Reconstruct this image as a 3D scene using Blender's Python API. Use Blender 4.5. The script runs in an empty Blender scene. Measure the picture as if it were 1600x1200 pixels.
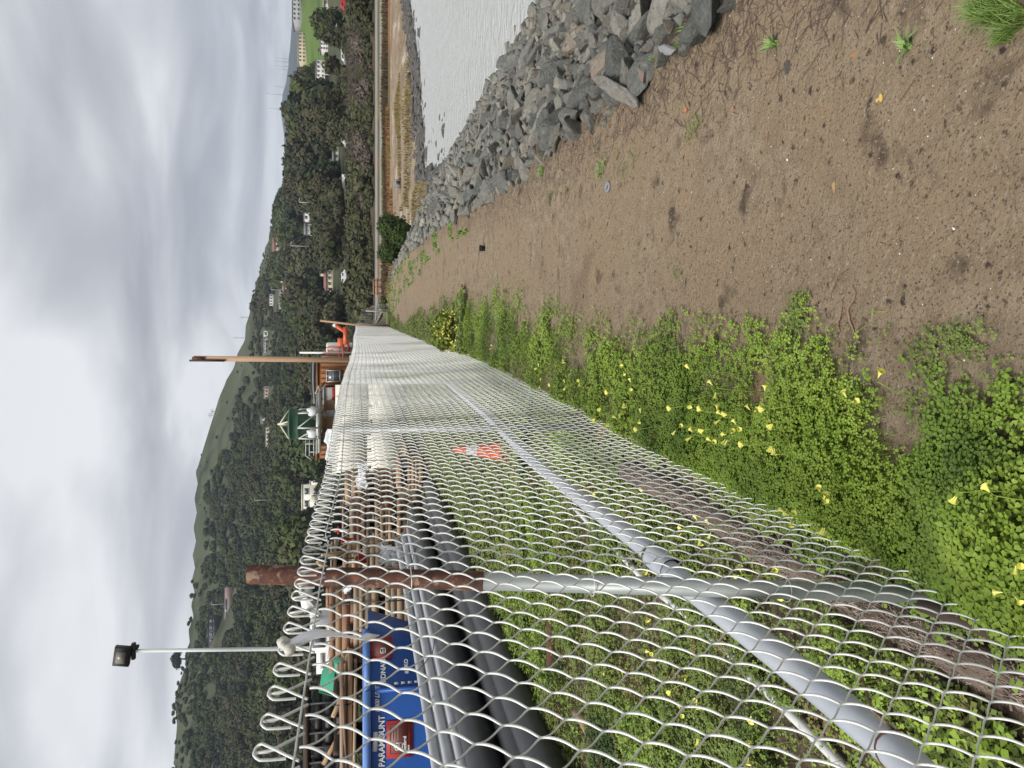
import bpy, math, random
import numpy as np
from math import sin, cos, tan, radians, pi, atan2, hypot, sqrt
from mathutils import Vector, Matrix
random.seed(7); RS = np.random.RandomState(11)
S = bpy.context.scene; COL = S.collection

# ------------------------------------------------------------------ camera
FPX = 1155.0; EYE = 1.6; PITCH = radians(11.7); YAW = radians(5.4)
FW = np.array([-sin(YAW)*cos(PITCH), cos(YAW)*cos(PITCH), -sin(PITCH)])
RT = np.array([cos(YAW), sin(YAW), 0.0]); UP = np.cross(RT, FW)
FH = np.array([-sin(YAW), cos(YAW), 0.0]); C0 = np.array([0, 0, EYE])
cam_d = bpy.data.cameras.new('camera'); cam = bpy.data.objects.new('camera', cam_d); COL.objects.link(cam)
cam_d.sensor_fit = 'HORIZONTAL'; cam_d.sensor_width = 36.0; cam_d.lens = 36.0*FPX/1600.0
cam_d.clip_start = 0.05; cam_d.clip_end = 20000
# the phone was held upright but the picture is stored lying on its side: camera rolled by 90 degrees
cam.matrix_world = Matrix(((-UP[0], RT[0], -FW[0], 0), (-UP[1], RT[1], -FW[1], 0), (-UP[2], RT[2], -FW[2], EYE), (0, 0, 0, 1)))
S.camera = cam

# ------------------------------------------------------------------ sky, sun, exposure
SUN_EL, SUN_AZ = radians(52), radians(215)      # azimuth measured clockwise from +Y
W = bpy.data.worlds.new('World'); S.world = W; W.use_nodes = True
nt = W.node_tree; nt.nodes.clear()
def wn(t, **k):
    n = nt.nodes.new(t)
    for a, b in k.items(): setattr(n, a, b)
    return n
out = wn('ShaderNodeOutputWorld'); bg = wn('ShaderNodeBackground'); bg.inputs['Strength'].default_value = 0.1
sky = wn('ShaderNodeTexSky'); sky.sky_type = 'NISHITA'; sky.sun_disc = False; sky.sun_elevation = SUN_EL; sky.sun_rotation = SUN_AZ
tc = wn('ShaderNodeTexCoord'); sep = wn('ShaderNodeSeparateXYZ'); nt.links.new(tc.outputs['Generated'], sep.inputs[0])
mx = wn('ShaderNodeMath', operation='MAXIMUM'); mx.inputs[1].default_value = 0.0; nt.links.new(sep.outputs['Z'], mx.inputs[0])
ad = wn('ShaderNodeMath', operation='ADD'); ad.inputs[1].default_value = 0.16; nt.links.new(mx.outputs[0], ad.inputs[0])
dv = wn('ShaderNodeVectorMath', operation='DIVIDE'); cb = wn('ShaderNodeCombineXYZ')
for i in range(3): nt.links.new(ad.outputs[0], cb.inputs[i])
nt.links.new(tc.outputs['Generated'], dv.inputs[0]); nt.links.new(cb.outputs[0], dv.inputs[1])
mp = wn('ShaderNodeMapping'); mp.inputs['Rotation'].default_value = (0, 0, radians(25)); mp.inputs['Scale'].default_value = (.80, 1.05, 1.0)
mp.inputs['Location'].default_value = (3.1, 0.8, 0)
nt.links.new(dv.outputs[0], mp.inputs[0])
n1 = wn('ShaderNodeTexNoise'); n1.inputs['Scale'].default_value = 1.45; n1.inputs['Detail'].default_value = 5; n1.inputs['Roughness'].default_value = 0.45; n1.inputs['Distortion'].default_value = 0.4
n2 = wn('ShaderNodeTexNoise'); n2.inputs['Scale'].default_value = 0.32; n2.inputs['Detail'].default_value = 2
nt.links.new(mp.outputs[0], n1.inputs['Vector']); nt.links.new(mp.outputs[0], n2.inputs['Vector'])
r1 = wn('ShaderNodeValToRGB'); e = r1.color_ramp.elements
e[0].position = 0.37; e[0].color = (.245, .25, .265, 1); e[1].position = 0.63; e[1].color = (.53, .53, .53, 1)
m = r1.color_ramp.elements.new(0.5); m.color = (.355, .36, .373, 1)
nt.links.new(n1.outputs['Fac'], r1.inputs[0])
r2 = wn('ShaderNodeValToRGB'); e = r2.color_ramp.elements
e[0].position = 0.3; e[0].color = (.84, .85, .88, 1); e[1].position = 0.7; e[1].color = (1.12, 1.12, 1.12, 1)
nt.links.new(n2.outputs['Fac'], r2.inputs[0])
mul = wn('ShaderNodeMixRGB', blend_type='MULTIPLY'); mul.inputs[0].default_value = 1
nt.links.new(r1.outputs[0], mul.inputs[1]); nt.links.new(r2.outputs[0], mul.inputs[2])
sc10 = wn('ShaderNodeVectorMath', operation='SCALE'); sc10.inputs['Scale'].default_value = 10.0; nt.links.new(mul.outputs[0], sc10.inputs[0])
mixs = wn('ShaderNodeMixRGB'); mixs.inputs[0].default_value = 0.94
nt.links.new(sky.outputs[0], mixs.inputs[1]); nt.links.new(sc10.outputs[0], mixs.inputs[2])
nt.links.new(mixs.outputs[0], bg.inputs['Color']); nt.links.new(bg.outputs[0], out.inputs[0])

sd = bpy.data.lights.new('sun', 'SUN'); sd.energy = 2.5; sd.angle = radians(24); sd.color = (1.0, 0.96, 0.90)
sun = bpy.data.objects.new('sun', sd); COL.objects.link(sun)
sv = Vector((sin(SUN_AZ)*cos(SUN_EL), cos(SUN_AZ)*cos(SUN_EL), sin(SUN_EL)))
sun.rotation_euler = sv.to_track_quat('Z', 'Y').to_euler()
S.view_settings.view_transform = 'Standard'; S.view_settings.look = 'None'; S.view_settings.gamma = 1.0
S.view_settings.use_curve_mapping = False; S.view_settings.exposure = 0.72

# ------------------------------------------------------------------ helpers: measuring
def ray(x, y):
    d = FW*FPX + RT*((1200-y)-600) + UP*(800-x); return d/np.linalg.norm(d)
def onz(x, y, z=0.0):
    d = ray(x, y); return C0 + d*((z-EYE)/d[2])
def onx(x, y, X):
    d = ray(x, y); return C0 + d*(X/d[0])
def onb(x, y, b):
    d = ray(x, y); return C0 + d*(b/(d@FH))
def azel(x, y):
    d = ray(x, y); return atan2(d@RT, d@FH), d[2]/hypot(d[0], d[1])
def vn(x, y, s=1.0, seed=0):
    """smooth value noise 0..1"""
    x = np.asarray(x, float)/s + seed*17.13; y = np.asarray(y, float)/s + seed*9.71
    xi = np.floor(x); yi = np.floor(y); fx = x-xi; fy = y-yi
    fx = fx*fx*(3-2*fx); fy = fy*fy*(3-2*fy)
    def h(a, b):
        t = np.sin(a*127.1 + b*311.7 + seed*74.7)*43758.5453; return t-np.floor(t)
    return (h(xi, yi)*(1-fx)+h(xi+1, yi)*fx)*(1-fy) + (h(xi, yi+1)*(1-fx)+h(xi+1, yi+1)*fx)*fy
def fbm(x, y, s, seed=0, n=3):
    t = 0; a = 1; w = 0
    for i in range(n):
        t = t + a*vn(x, y, s/2**i, seed+i); w += a; a *= .5
    return t/w

# ------------------------------------------------------------------ helpers: objects
def tag(o, label=None, cat=None, group=None, kind=None):
    if label: o['label'] = label
    if cat: o['category'] = cat
    if group: o['group'] = group
    if kind: o['kind'] = kind
    return o
def empty(name, loc=(0, 0, 0), label=None, cat=None, group=None, rz=0.0):
    o = bpy.data.objects.new(name, None); COL.objects.link(o); o.location = loc; o.rotation_euler = (0, 0, rz)
    o.empty_display_size = .1
    return tag(o, label, cat, group)
def mesh_np(name, verts, faces_list, mat=None, smooth=False):
    """faces_list: arrays (n,3) or (n,4)"""
    verts = np.asarray(verts, np.float32).reshape(-1, 3)
    me = bpy.data.meshes.new(name); me.vertices.add(len(verts)); me.vertices.foreach_set('co', verts.ravel())
    fl = [np.asarray(f, np.int32) for f in faces_list if len(f)]
    loops = np.concatenate([f.ravel() for f in fl]); tot = np.concatenate([np.full(len(f), f.shape[1], np.int32) for f in fl])
    me.loops.add(len(loops)); me.loops.foreach_set('vertex_index', loops)
    me.polygons.add(len(tot)); st = np.concatenate([[0], np.cumsum(tot)[:-1]]).astype(np.int32)
    me.polygons.foreach_set('loop_start', st); me.polygons.foreach_set('loop_total', tot)
    if smooth: me.polygons.foreach_set('use_smooth', np.ones(len(tot), bool))
    me.update(calc_edges=True); me.validate()
    for m_ in (mat if isinstance(mat, (list, tuple)) else [mat]):
        if m_: me.materials.append(m_)
    return me
def link(name, me, parent=None, loc=None):
    o = bpy.data.objects.new(name, me); COL.objects.link(o)
    if parent: o.parent = parent
    if loc is not None: o.location = loc
    return o
def clone(root, loc=None, rz=None, sc=None, label=None, group=None):
    r = root.copy(); COL.objects.link(r)
    if loc is not None: r.location = loc
    if rz is not None: r.rotation_euler = (0, 0, rz)
    if sc is not None: r.scale = sc if hasattr(sc, '__len__') else (sc,)*3
    if label: r['label'] = label
    if group: r['group'] = group
    for ch in list(root.children):
        c = ch.copy(); COL.objects.link(c); c.parent = r
        for g in ch.children:
            d = g.copy(); COL.objects.link(d); d.parent = c
    return r

class MB:
    """collects boxes, tubes, lathes and free faces; link() makes ONE mesh object"""
    def __init__(s): s.v = []; s.q = []; s.t = []; s.n = 0
    def add(s, v, q=None, t=None):
        v = np.asarray(v, float).reshape(-1, 3)
        if q is not None and len(q): s.q.append(np.asarray(q, int).reshape(-1, 4)+s.n)
        if t is not None and len(t): s.t.append(np.asarray(t, int).reshape(-1, 3)+s.n)
        s.v.append(v); s.n += len(v); return s
    def box(s, c, d, R=None, bev=0.0, top=(1, 1)):
        """centre, full dims; top scales the upper face; bev chamfers the four upright edges"""
        hx, hy, hz = d[0]/2, d[1]/2, d[2]/2
        if bev > 0:
            p = [(hx-bev, -hy), (hx, -hy+bev), (hx, hy-bev), (hx-bev, hy), (-hx+bev, hy), (-hx, hy-bev), (-hx, -hy+bev), (-hx+bev, -hy)]
        else: p = [(hx, -hy), (hx, hy), (-hx, hy), (-hx, -hy)]
        n = len(p)
        v = [(a, b, -hz) for a, b in p] + [(a*top[0], b*top[1], hz) for a, b in p]
        v = np.array(v)
        if bev > 0: v = np.vstack([v, [[0, 0, -hz], [0, 0, hz]]])
        q = [(i, (i+1) % n, n+(i+1) % n, n+i) for i in range(n)]
        if R is not None: v = v@np.array(R).T
        v = v+np.array(c)
        if bev > 0:
            t = [((i+1) % n, i, 2*n) for i in range(n)] + [(n+i, n+(i+1) % n, 2*n+1) for i in range(n)]
            return s.add(v, q, t)
        return s.add(v, q+[(3, 2, 1, 0), (4, 5, 6, 7)])
    def tube(s, pts, r, sides=8, cap=True, twist=0):
        P = np.asarray(pts, float); n = len(P); rr = np.ones(n)*r if np.isscalar(r) else np.asarray(r, float)
        T = np.gradient(P, axis=0); T /= np.linalg.norm(T, axis=1)[:, None]+1e-12
        ref = np.array([0, 0, 1.]) if abs(T[0][2]) < .9 else np.array([1., 0, 0])
        V = []
        for i in range(n):
            a = np.cross(T[i], ref); a /= np.linalg.norm(a)+1e-12; b = np.cross(T[i], a); ref = np.cross(a, T[i])
            for k in range(sides):
                u = 2*pi*k/sides+twist; V.append(P[i]+rr[i]*(cos(u)*a+sin(u)*b))
        q = [(i*sides+k, i*sides+(k+1) % sides, (i+1)*sides+(k+1) % sides, (i+1)*sides+k) for i in range(n-1) for k in range(sides)]
        t = []
        if cap:
            V.append(P[0]); V.append(P[-1]); c0 = n*sides
            t = [((k+1) % sides, k, c0) for k in range(sides)] + [((n-1)*sides+k, (n-1)*sides+(k+1) % sides, c0+1) for k in range(sides)]
        return s.add(V, q, t)
    def lathe(s, prof, sides=16, c=(0, 0, 0), R=None):
        V = []; n = len(prof)
        for r, z in prof:
            for k in range(sides):
                u = 2*pi*k/sides; V.append((r*cos(u), r*sin(u), z))
        V = np.array(V)
        if R is not None: V = V@np.array(R).T
        q = [(i*sides+k, i*sides+(k+1) % sides, (i+1)*sides+(k+1) % sides, (i+1)*sides+k) for i in range(n-1) for k in range(sides)]
        return s.add(V+np.array(c), q)
    def link(s, name, mat, parent=None, smooth=False, loc=None):
        v = np.vstack(s.v); fl = []
        if s.q: fl.append(np.vstack(s.q))
        if s.t: fl.append(np.vstack(s.t))
        return link(name, mesh_np(name, v, fl, mat, smooth), parent, loc)
def rotz(a): return np.array([[cos(a), -sin(a), 0], [sin(a), cos(a), 0], [0, 0, 1.]])
def rotx(a): return np.array([[1., 0, 0], [0, cos(a), -sin(a)], [0, sin(a), cos(a)]])
def roty(a): return np.array([[cos(a), 0, sin(a)], [0, 1., 0], [-sin(a), 0, cos(a)]])
RC = rotz(YAW)     # local x = camera right, local y = away from camera

# ------------------------------------------------------------------ materials
def mat(name, col, rough=.7, var=None, scale=5.0, bump=0.0, bscale=None, metal=0.0, spec=.5, objvar=0.0, detail=6, cut=(.35, .65), extra=None, coord='Object', trans=0.0, stretch=None):
    m = bpy.data.materials.new(name); m.use_nodes = True; t = m.node_tree; N = t.nodes; L = t.links
    b = N['Principled BSDF']; b.inputs['Roughness'].default_value = rough; b.inputs['Metallic'].default_value = metal
    b.inputs['Specular IOR Level'].default_value = spec
    c = tuple(col)+(1,)
    tcn = N.new('ShaderNodeTexCoord'); src = tcn.outputs[coord]
    if stretch:
        mpn = N.new('ShaderNodeMapping'); mpn.inputs['Scale'].default_value = stretch; L.new(src, mpn.inputs[0]); src = mpn.outputs[0]
    cur = None
    if var:
        n = N.new('ShaderNodeTexNoise'); n.inputs['Scale'].default_value = scale; n.inputs['Detail'].default_value = detail; n.inputs['Roughness'].default_value = .6
        L.new(src, n.inputs['Vector']); r = N.new('ShaderNodeValToRGB'); r.color_ramp.elements[0].position = cut[0]; r.color_ramp.elements[1].position = cut[1]
        r.color_ramp.elements[0].color = c; r.color_ramp.elements[1].color = tuple(var)+(1,)
        L.new(n.outputs['Fac'], r.inputs[0]); cur = r.outputs[0]
    if extra:      # list of (colour, scale, lo, hi, seed) overlay patches
        for (ec, es, lo, hi, sd_) in extra:
            n = N.new('ShaderNodeTexNoise'); n.noise_dimensions = '4D'; n.inputs['W'].default_value = sd_; n.inputs['Scale'].default_value = es; n.inputs['Detail'].default_value = 5
            L.new(src, n.inputs['Vector']); mr = N.new('ShaderNodeMapRange'); mr.inputs['From Min'].default_value = lo; mr.inputs['From Max'].default_value = hi
            L.new(n.outputs['Fac'], mr.inputs[0]); mi = N.new('ShaderNodeMixRGB'); L.new(mr.outputs[0], mi.inputs[0])
            if cur: L.new(cur, mi.inputs[1])
            else: mi.inputs[1].default_value = c
            mi.inputs[2].default_value = tuple(ec)+(1,); cur = mi.outputs[0]
    if objvar > 0:
        oi = N.new('ShaderNodeObjectInfo'); hs = N.new('ShaderNodeHueSaturation')
        mv = N.new('ShaderNodeMapRange'); mv.inputs['To Min'].default_value = 1-objvar; mv.inputs['To Max'].default_value = 1+objvar; L.new(oi.outputs['Random'], mv.inputs[0]); L.new(mv.outputs[0], hs.inputs['Value'])
        mm = N.new('ShaderNodeMath'); mm.operation = 'MULTIPLY'; mm.inputs[1].default_value = 7.31; L.new(oi.outputs['Random'], mm.inputs[0])
        fr = N.new('ShaderNodeMath'); fr.operation = 'FRACT'; L.new(mm.outputs[0], fr.inputs[0])
        mh = N.new('ShaderNodeMapRange'); mh.inputs['To Min'].default_value = .5-objvar*.08; mh.inputs['To Max'].default_value = .5+objvar*.015; L.new(fr.outputs[0], mh.inputs[0]); L.new(mh.outputs[0], hs.inputs['Hue'])
        if cur: L.new(cur, hs.inputs['Color'])
        else: hs.inputs['Color'].default_value = c
        cur = hs.outputs[0]
    if cur: L.new(cur, b.inputs['Base Color'])
    else: b.inputs['Base Color'].default_value = c
    if bump > 0:
        bn = N.new('ShaderNodeTexNoise'); bn.inputs['Scale'].default_value = bscale or scale*3; bn.inputs['Detail'].default_value = 8; bn.inputs['Roughness'].default_value = .65
        L.new(src, bn.inputs['Vector']); bp = N.new('ShaderNodeBump'); bp.inputs['Strength'].default_value = 1.0; bp.inputs['Distance'].default_value = bump
        L.new(bn.outputs['Fac'], bp.inputs['Height']); L.new(bp.outputs[0], b.inputs['Normal'])
    if trans > 0: b.inputs['Transmission Weight'].default_value = trans
    return m
M = {}
M['dirt'] = mat('dirt', (.205, .158, .104), .95, (.315, .250, .172), 9.0, .022, 34, detail=14, cut=(.36, .64), spec=.12,
                extra=[((.265, .200, .130), 1.1, .40, .60, 3.), ((.160, .120, .080), 1.7, .56, .72, 12.), ((.30, .20, .115), 2.6, .62, .76, 9.), ((.085, .062, .045), 5., .58, .70, 4.), ((.060, .045, .034), 24., .60, .68, 5.), ((.34, .285, .22), 75., .58, .68, 2.), ((.085, .068, .052), 120., .56, .66, 8.)])
M['yard'] = mat('yard_soil', (.075, .056, .040), .95, (.150, .115, .082), 8.0, .02, 30, detail=12, spec=.1, extra=[((.035, .027, .02), 18, .54, .66, 3.), ((.22, .17, .12), 40, .60, .7, 6.)])
M['bank'] = mat('bank_soil', (.035, .032, .028), .95, (.08, .072, .06), 3.0, .02, 20, spec=.1)
M['beach'] = mat('beach_sand', (.21, .155, .105), .95, (.31, .25, .18), .5, .02, 6, spec=.1, extra=[((.17, .13, .08), .16, .55, .66, 7.), ((.12, .09, .06), 2.2, .57, .65, 2.), ((.42, .36, .29), .5, .60, .66, 5.)])
M['meadow'] = mat('meadow_ground', (.115, .085, .045), .95, (.10, .12, .045), .12, .03, 3, spec=.1, extra=[((.21, .10, .05), .1, .55, .6, 4.), ((.17, .15, .05), .3, .55, .65, 1.)])
M['road'] = mat('asphalt_road', (.21, .20, .185), .9, (.27, .255, .235), 1.2, .004, 30, spec=.2)
M['scrubland'] = mat('embankment_soil', (.060, .042, .030), .95, (.095, .075, .05), .35, .05, 2, spec=.1)
M['hill'] = mat('hillside_grass', (.060, .068, .040), .95, (.088, .098, .058), .018, .3, .35, spec=.1, extra=[((.040, .048, .024), .05, .5, .62, 5.), ((.105, .100, .062), .03, .58, .66, 2.)])
M['lawn'] = mat('lawn_grass', (.085, .145, .035), .95, (.125, .175, .050), .05, .1, 1, spec=.1, extra=[((.07, .10, .035), .03, .52, .6, 2.)])
M['farhill'] = mat('far_hill_scrub', (.032, .042, .040), .95, (.050, .058, .046), .004, spec=.05)
M['wire'] = mat('galvanised_wire', (.58, .59, .56), .40, (.72, .72, .68), 30, metal=.12, spec=.6)
M['galv'] = mat('galvanised_steel', (.27, .295, .29), .5, (.36, .38, .37), 12, .0006, 60, metal=.35, extra=[((.24, .26, .25), 6, .55, .7, 3.)], stretch=(1, 1, .35))
M['rust'] = mat('rusty_steel', (.125, .050, .030), .85, (.060, .024, .018), 22, .002, 90, extra=[((.26, .18, .125), 26, .56, .62, 3.), ((.030, .014, .011), 12, .54, .64, 6.), ((.19, .075, .04), 45, .58, .64, 9.)])
M['pvc'] = mat('grey_plastic', (.36, .39, .43), .38, (.43, .455, .49), 6, .002, 7, spec=.5, extra=[((.26, .30, .37), 3, .58, .7, 1.)])
M['white_pipe'] = mat('white_plastic', (.72, .73, .72), .4, (.62, .62, .60), 8, extra=[((.30, .27, .2), 14, .62, .7, 2.)])
M['blackpipe'] = mat('black_plastic_pipe', (.018, .019, .021), .42, (.032, .032, .033), 5, .001, 9, spec=.6, extra=[((.10, .10, .098), 6, .60, .80, 2.)])
M['greypipe'] = mat('grey_conduit', (.38, .39, .405), .5, (.46, .47, .48), 4, spec=.4)
M['leaf'] = mat('clover_leaf', (.165, .265, .028), .55, (.260, .360, .050), 5, spec=.3, extra=[((.085, .150, .020), 1.6, .5, .64, 3.), ((.30, .30, .06), 30, .66, .74, 5.)])
M['leafd'] = mat('clover_leaf_dark', (.115, .170, .036), .6, (.190, .235, .062), 6, spec=.25, extra=[((.20, .17, .06), 4, .56, .66, 3.), ((.055, .090, .025), 2, .55, .66, 6.)])
M['leafy'] = mat('yellow_green_leaf', (.17, .20, .03), .6, (.12, .17, .03), 8, spec=.2)
M['petal'] = mat('yellow_petal', (.78, .74, .10), .5, (.85, .84, .28), 90, spec=.2)
M['stem'] = mat('flower_stem', (.25, .36, .05), .6)
M['grassb'] = mat('grass_blade', (.12, .21, .04), .6, (.19, .27, .06), 20)
M['root'] = mat('bare_root', (.19, .12, .075), .85, (.27, .18, .115), 30)
M['wattle'] = mat('straw_fibre', (.13, .095, .075), .95, (.21, .165, .135), 30, .012, 60, spec=.1, stretch=(1, .25, 1))
ROCKC = [((.150, .150, .134), (.225, .222, .195)), ((.205, .200, .175), (.310, .298, .250)), ((.205, .180, .142), (.29, .255, .20)), ((.105, .112, .102), (.175, .180, .162))]
for i, (a, b_) in enumerate(ROCKC):
    M['rock%d' % i] = mat('bank_stone', a, .88, b_, 3.2, .03, 9, spec=.2, objvar=.22, extra=[((.05, .052, .05), 5, .58, .7, 2.), ((.30, .29, .26), 8, .63, .72, 4.)])
M['rockpink'] = mat('pinkish_stone', (.24, .165, .13), .85, (.31, .235, .19), 6, .01, 20, extra=[((.12, .10, .09), 9, .58, .7, 2.)])
M['rockpale'] = mat('pale_stone', (.40, .40, .40), .85, (.30, .31, .32), 8, .01, 20)
M['wetrock'] = mat('wet_stone', (.042, .040, .036), .6, (.105, .098, .086), 3, .02, 9, objvar=.2)
M['wood'] = mat('sawn_timber', (.46, .31, .18), .8, (.36, .23, .13), 4, .002, 30, objvar=.0, stretch=(.25, 3, 3), extra=[((.18, .10, .06), 2, .56, .68, 3.)])
M['wood2'] = mat('weathered_timber', (.32, .24, .165), .85, (.44, .34, .25), 4, .002, 30, stretch=(.25, 3, 3), extra=[((.11, .075, .05), 2, .55, .68, 3.)])
M['wood3'] = mat('pale_timber', (.52, .38, .24), .8, (.42, .29, .17), 4, .002, 30, stretch=(.3, 3, 3))
M['woodred'] = mat('reddish_timber', (.26, .13, .08), .85, (.36, .21, .13), 4, .002, 30, stretch=(.25, 3, 3))
M['post'] = mat('post_timber', (.45, .30, .19), .8, (.36, .23, .14), 3, .002, 30, stretch=(3, 3, .2))
M['black'] = mat('black_metal', (.015, .015, .016), .5)
M['darkgap'] = mat('dark_bearer', (.06, .04, .03), .9)
M['strap'] = mat('black_strap', (.02, .02, .02), .5)
M['blue'] = mat('blue_paint', (.010, .070, .29), .42, (.014, .085, .34), 2, .001, 8, spec=.5, extra=[((.03, .045, .09), 5, .66, .74, 2.)])
M['bluerim'] = mat('light_blue_paint', (.10, .22, .56), .5, (.13, .27, .62), 3, extra=[((.10, .09, .09), 6, .68, .72, 2.)])
M['redsign'] = mat('red_sign', (.42, .025, .020), .5, (.36, .02, .02), 6)
M['brownsign'] = mat('brown_sign', (.17, .050, .038), .55, (.20, .065, .05), 6)
M['white'] = mat('white_paint', (.78, .78, .77), .5, (.66, .66, .64), 1.2, extra=[((.5, .48, .44), 3, .64, .74, 2.)])
M['sticker'] = mat('white_sticker', (.8, .8, .8), .5)
M['cream'] = mat('cream_wrap', (.72, .69, .58), .55, (.78, .76, .67), 1.5, .008, 6)
M['plasticsheet'] = mat('white_sheet', (.75, .76, .78), .4, (.6, .62, .65), 6, .02, 12)
M['orange'] = mat('orange_plastic', (.72, .115, .035), .5, (.62, .09, .03), 8)
M['orangem'] = mat('orange_paint', (.62, .12, .04), .5, (.50, .12, .05), 3)
M['coneband'] = mat('reflective_band', (.62, .64, .66), .4, (.5, .5, .52), 12)
M['rustwall'] = mat('rust_brown_panel', (.26, .105, .035), .7, (.19, .07, .025), 1.2, .01, 6, stretch=(1, 1, .3))
M['tanbox'] = mat('tan_paint', (.34, .20, .11), .7, (.28, .16, .09), 1)
M['greybox'] = mat('grey_paint', (.38, .38, .36), .7, (.46, .46, .43), .7)
M['green'] = mat('green_paint', (.060, .160, .090), .6, (.045, .115, .065), 1.5, extra=[((.14, .16, .12), 4, .62, .7, 2.)])
M['greentarp'] = mat('green_tarp', (.020, .26, .14), .5, (.03, .32, .17), 5, .01, 6)
M['steelg'] = mat('pale_steel', (.42, .45, .42), .5, (.52, .54, .50), 4, metal=.2)
M['lightpole'] = mat('pale_pole_paint', (.58, .62, .60), .45, (.52, .56, .54), 3)
M['glass'] = mat('window_glass', (.06, .07, .08), .12, spec=.8)
M['glassg'] = mat('grey_window', (.13, .14, .15), .2, spec=.8)
M['red'] = mat('red_paint', (.50, .03, .03), .45)
M['yellow'] = mat('yellow_paint', (.7, .6, .03), .5)
M['tape'] = mat('white_tape', (.88, .89, .88), .45, (.82, .83, .82), 14)
M['foam'] = mat('old_cream_foam', (.55, .53, .47), .6, (.62, .6, .54), 25, .003, 40)
M['roofred'] = mat('red_brown_roof', (.21, .095, .07), .8, (.26, .13, .10), .7)
M['roofgrey'] = mat('grey_roof', (.17, .17, .17), .8, (.22, .22, .22), .5)
M['tanwall'] = mat('cream_wall', (.52, .45, .33), .8, (.58, .50, .38), .4)
M['yellowwall'] = mat('pale_yellow_wall', (.48, .40, .25), .8, (.52, .45, .30), .4)
M['housewhite'] = mat('white_wall', (.58, .57, .54), .8, (.64, .63, .60), .4)
M['housegrey'] = mat('grey_wall', (.30, .31, .32), .8, (.36, .36, .36), .4)
M['darkhouse'] = mat('black_cladding', (.02, .02, .022), .6)
M['pinkwall'] = mat('pinkish_concrete', (.36, .27, .23), .85, (.42, .33, .28), .5)
M['tyre'] = mat('tyre_rubber', (.02, .02, .02), .8)
M['bark'] = mat('tree_bark', (.07, .05, .035), .9, (.11, .085, .06), 3)
TC = [((.038, .054, .026), (.066, .086, .036)), ((.054, .074, .026), (.090, .112, .040)), ((.030, .042, .024), (.052, .066, .034)), ((.056, .058, .032), (.086, .084, .046))]
for i, (a, b_) in enumerate(TC): M['tree%d' % i] = mat('tree_foliage', a, .85, b_, .8, spec=.12, objvar=.30, cut=(.40, .60), detail=3)
M['bushg'] = mat('bush_foliage', (.035, .058, .018), .8, (.062, .090, .028), 3, spec=.15)
M['scrub0'] = mat('scrub_foliage', (.060, .066, .034), .9, (.088, .092, .048), 1.2, spec=.1, objvar=.25)
M['scrub1'] = mat('bare_scrub_twigs', (.105, .088, .072), .9, (.145, .125, .100), 1.2, spec=.1, objvar=.2)

# ------------------------------------------------------------------ terrain function
SKY = [(272, 1300), (272, 1199), (271, 1100), (286, 1040), (298, 960), (300, 890), (303, 800), (305, 740), (320, 690), (342, 620), (364, 570), (380, 530), (389, 480), (405, 420), (424, 350), (442, 300), (455, 250), (468, 200), (474, 150), (476, 125), (470, 95), (467, 50), (466, 0), (466, -200)]
_az = np.array([azel(x, y)[0] for x, y in SKY]); _el = np.array([azel(x, y)[1] for x, y in SKY])
o_ = np.argsort(_az); SAZ = _az[o_]; SEL = _el[o_]
R1 = np.array([520, 520, 540, 600, 640, 640, 600, 540, 480, 420, 400])
R1A = np.radians([-60, -27, -20, -12, -6, 0, 6, 12, 17, 22, 60])
R0 = 190.0
XT = ([-30, 3.3, 8, 13.7, 28, 44, 60], [1.45, 1.42, 1.40, 1.75, 2.1, 1.6, 1.2])
SH = ([6.7, 8.2, 16, 24, 60, 400], [36, 44, 49.5, 59.5, 66, 70])
LB = ([30, 60, 70, 78, 82, 86.5, 87.5, 91, 95, 150, 152, 200, 9999], [-1.7, -1.5, -1.25, -1.15, -1.0, -.75, -.62, -.40, -.05, 3.65, 3.7, 3.8, 3.8])
def T(x, y):
    x = np.asarray(x, float); y = np.asarray(y, float)
    a = x*RT[0]+y*RT[1]; b = x*FH[0]+y*FH[1]; r = np.hypot(x, y); az = np.arctan2(a, b)
    xt = np.interp(y, *XT)
    n = (fbm(x, y, 1.1, 3)-.5)*.035 + (fbm(x, y, .13, 5)-.5)*.014
    n = n*np.clip(r/2.0, .3, 1)
    zl = np.where(x < xt, n, -2.2*np.clip((x-xt)/(6.7-xt), 0, 1.25)+n)
    end = np.clip((y-45)/4, 0, 1)*np.clip((x+1.5)/1.0, 0, 1)
    land = np.interp(b, *LB)
    zl = zl*(1-end)+np.minimum(zl, land)*end
    d = y-np.interp(x, *SH)
    zf = np.where(d > 0, -2.2+(land+2.2)*np.clip(d/7, 0, 1)**.8, -2.75)
    zf = np.where(b > 93, land, zf)
    z = np.where((x > xt) | (y > 45), np.maximum(zl, zf), zl)
    z = np.where(x < -1.5, np.where(b > 93, land, n+0*land), z)
    z = np.maximum(z, -2.8)
    # wooded hills
    el = np.interp(az, SAZ, SEL); r1 = np.interp(az, R1A, R1); t = np.clip((r-R0)/(r1-R0), 0, 1)
    e0 = (3.8-EYE)/R0
    zh = EYE + r*(e0+(el-e0)*(.25*t+.75*t**1.15) ) + 1.5*(fbm(x, y, 45, 8)-.5)*np.clip(t*4, 0, 1)*np.clip((1-t)*6, 0, 1)*3
    zt = EYE + r1*el
    zh = np.where(r > r1, zt-(r-r1)*.12, zh)
    front = np.abs(az) < radians(70)
    z = np.where((r > R0) & front, np.maximum(zh, -1), z)
    z = np.where((r > 1500) & front, -20, z)
    return z
def Tz(x, y): return float(T(np.array([x]), np.array([y]))[0])
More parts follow.
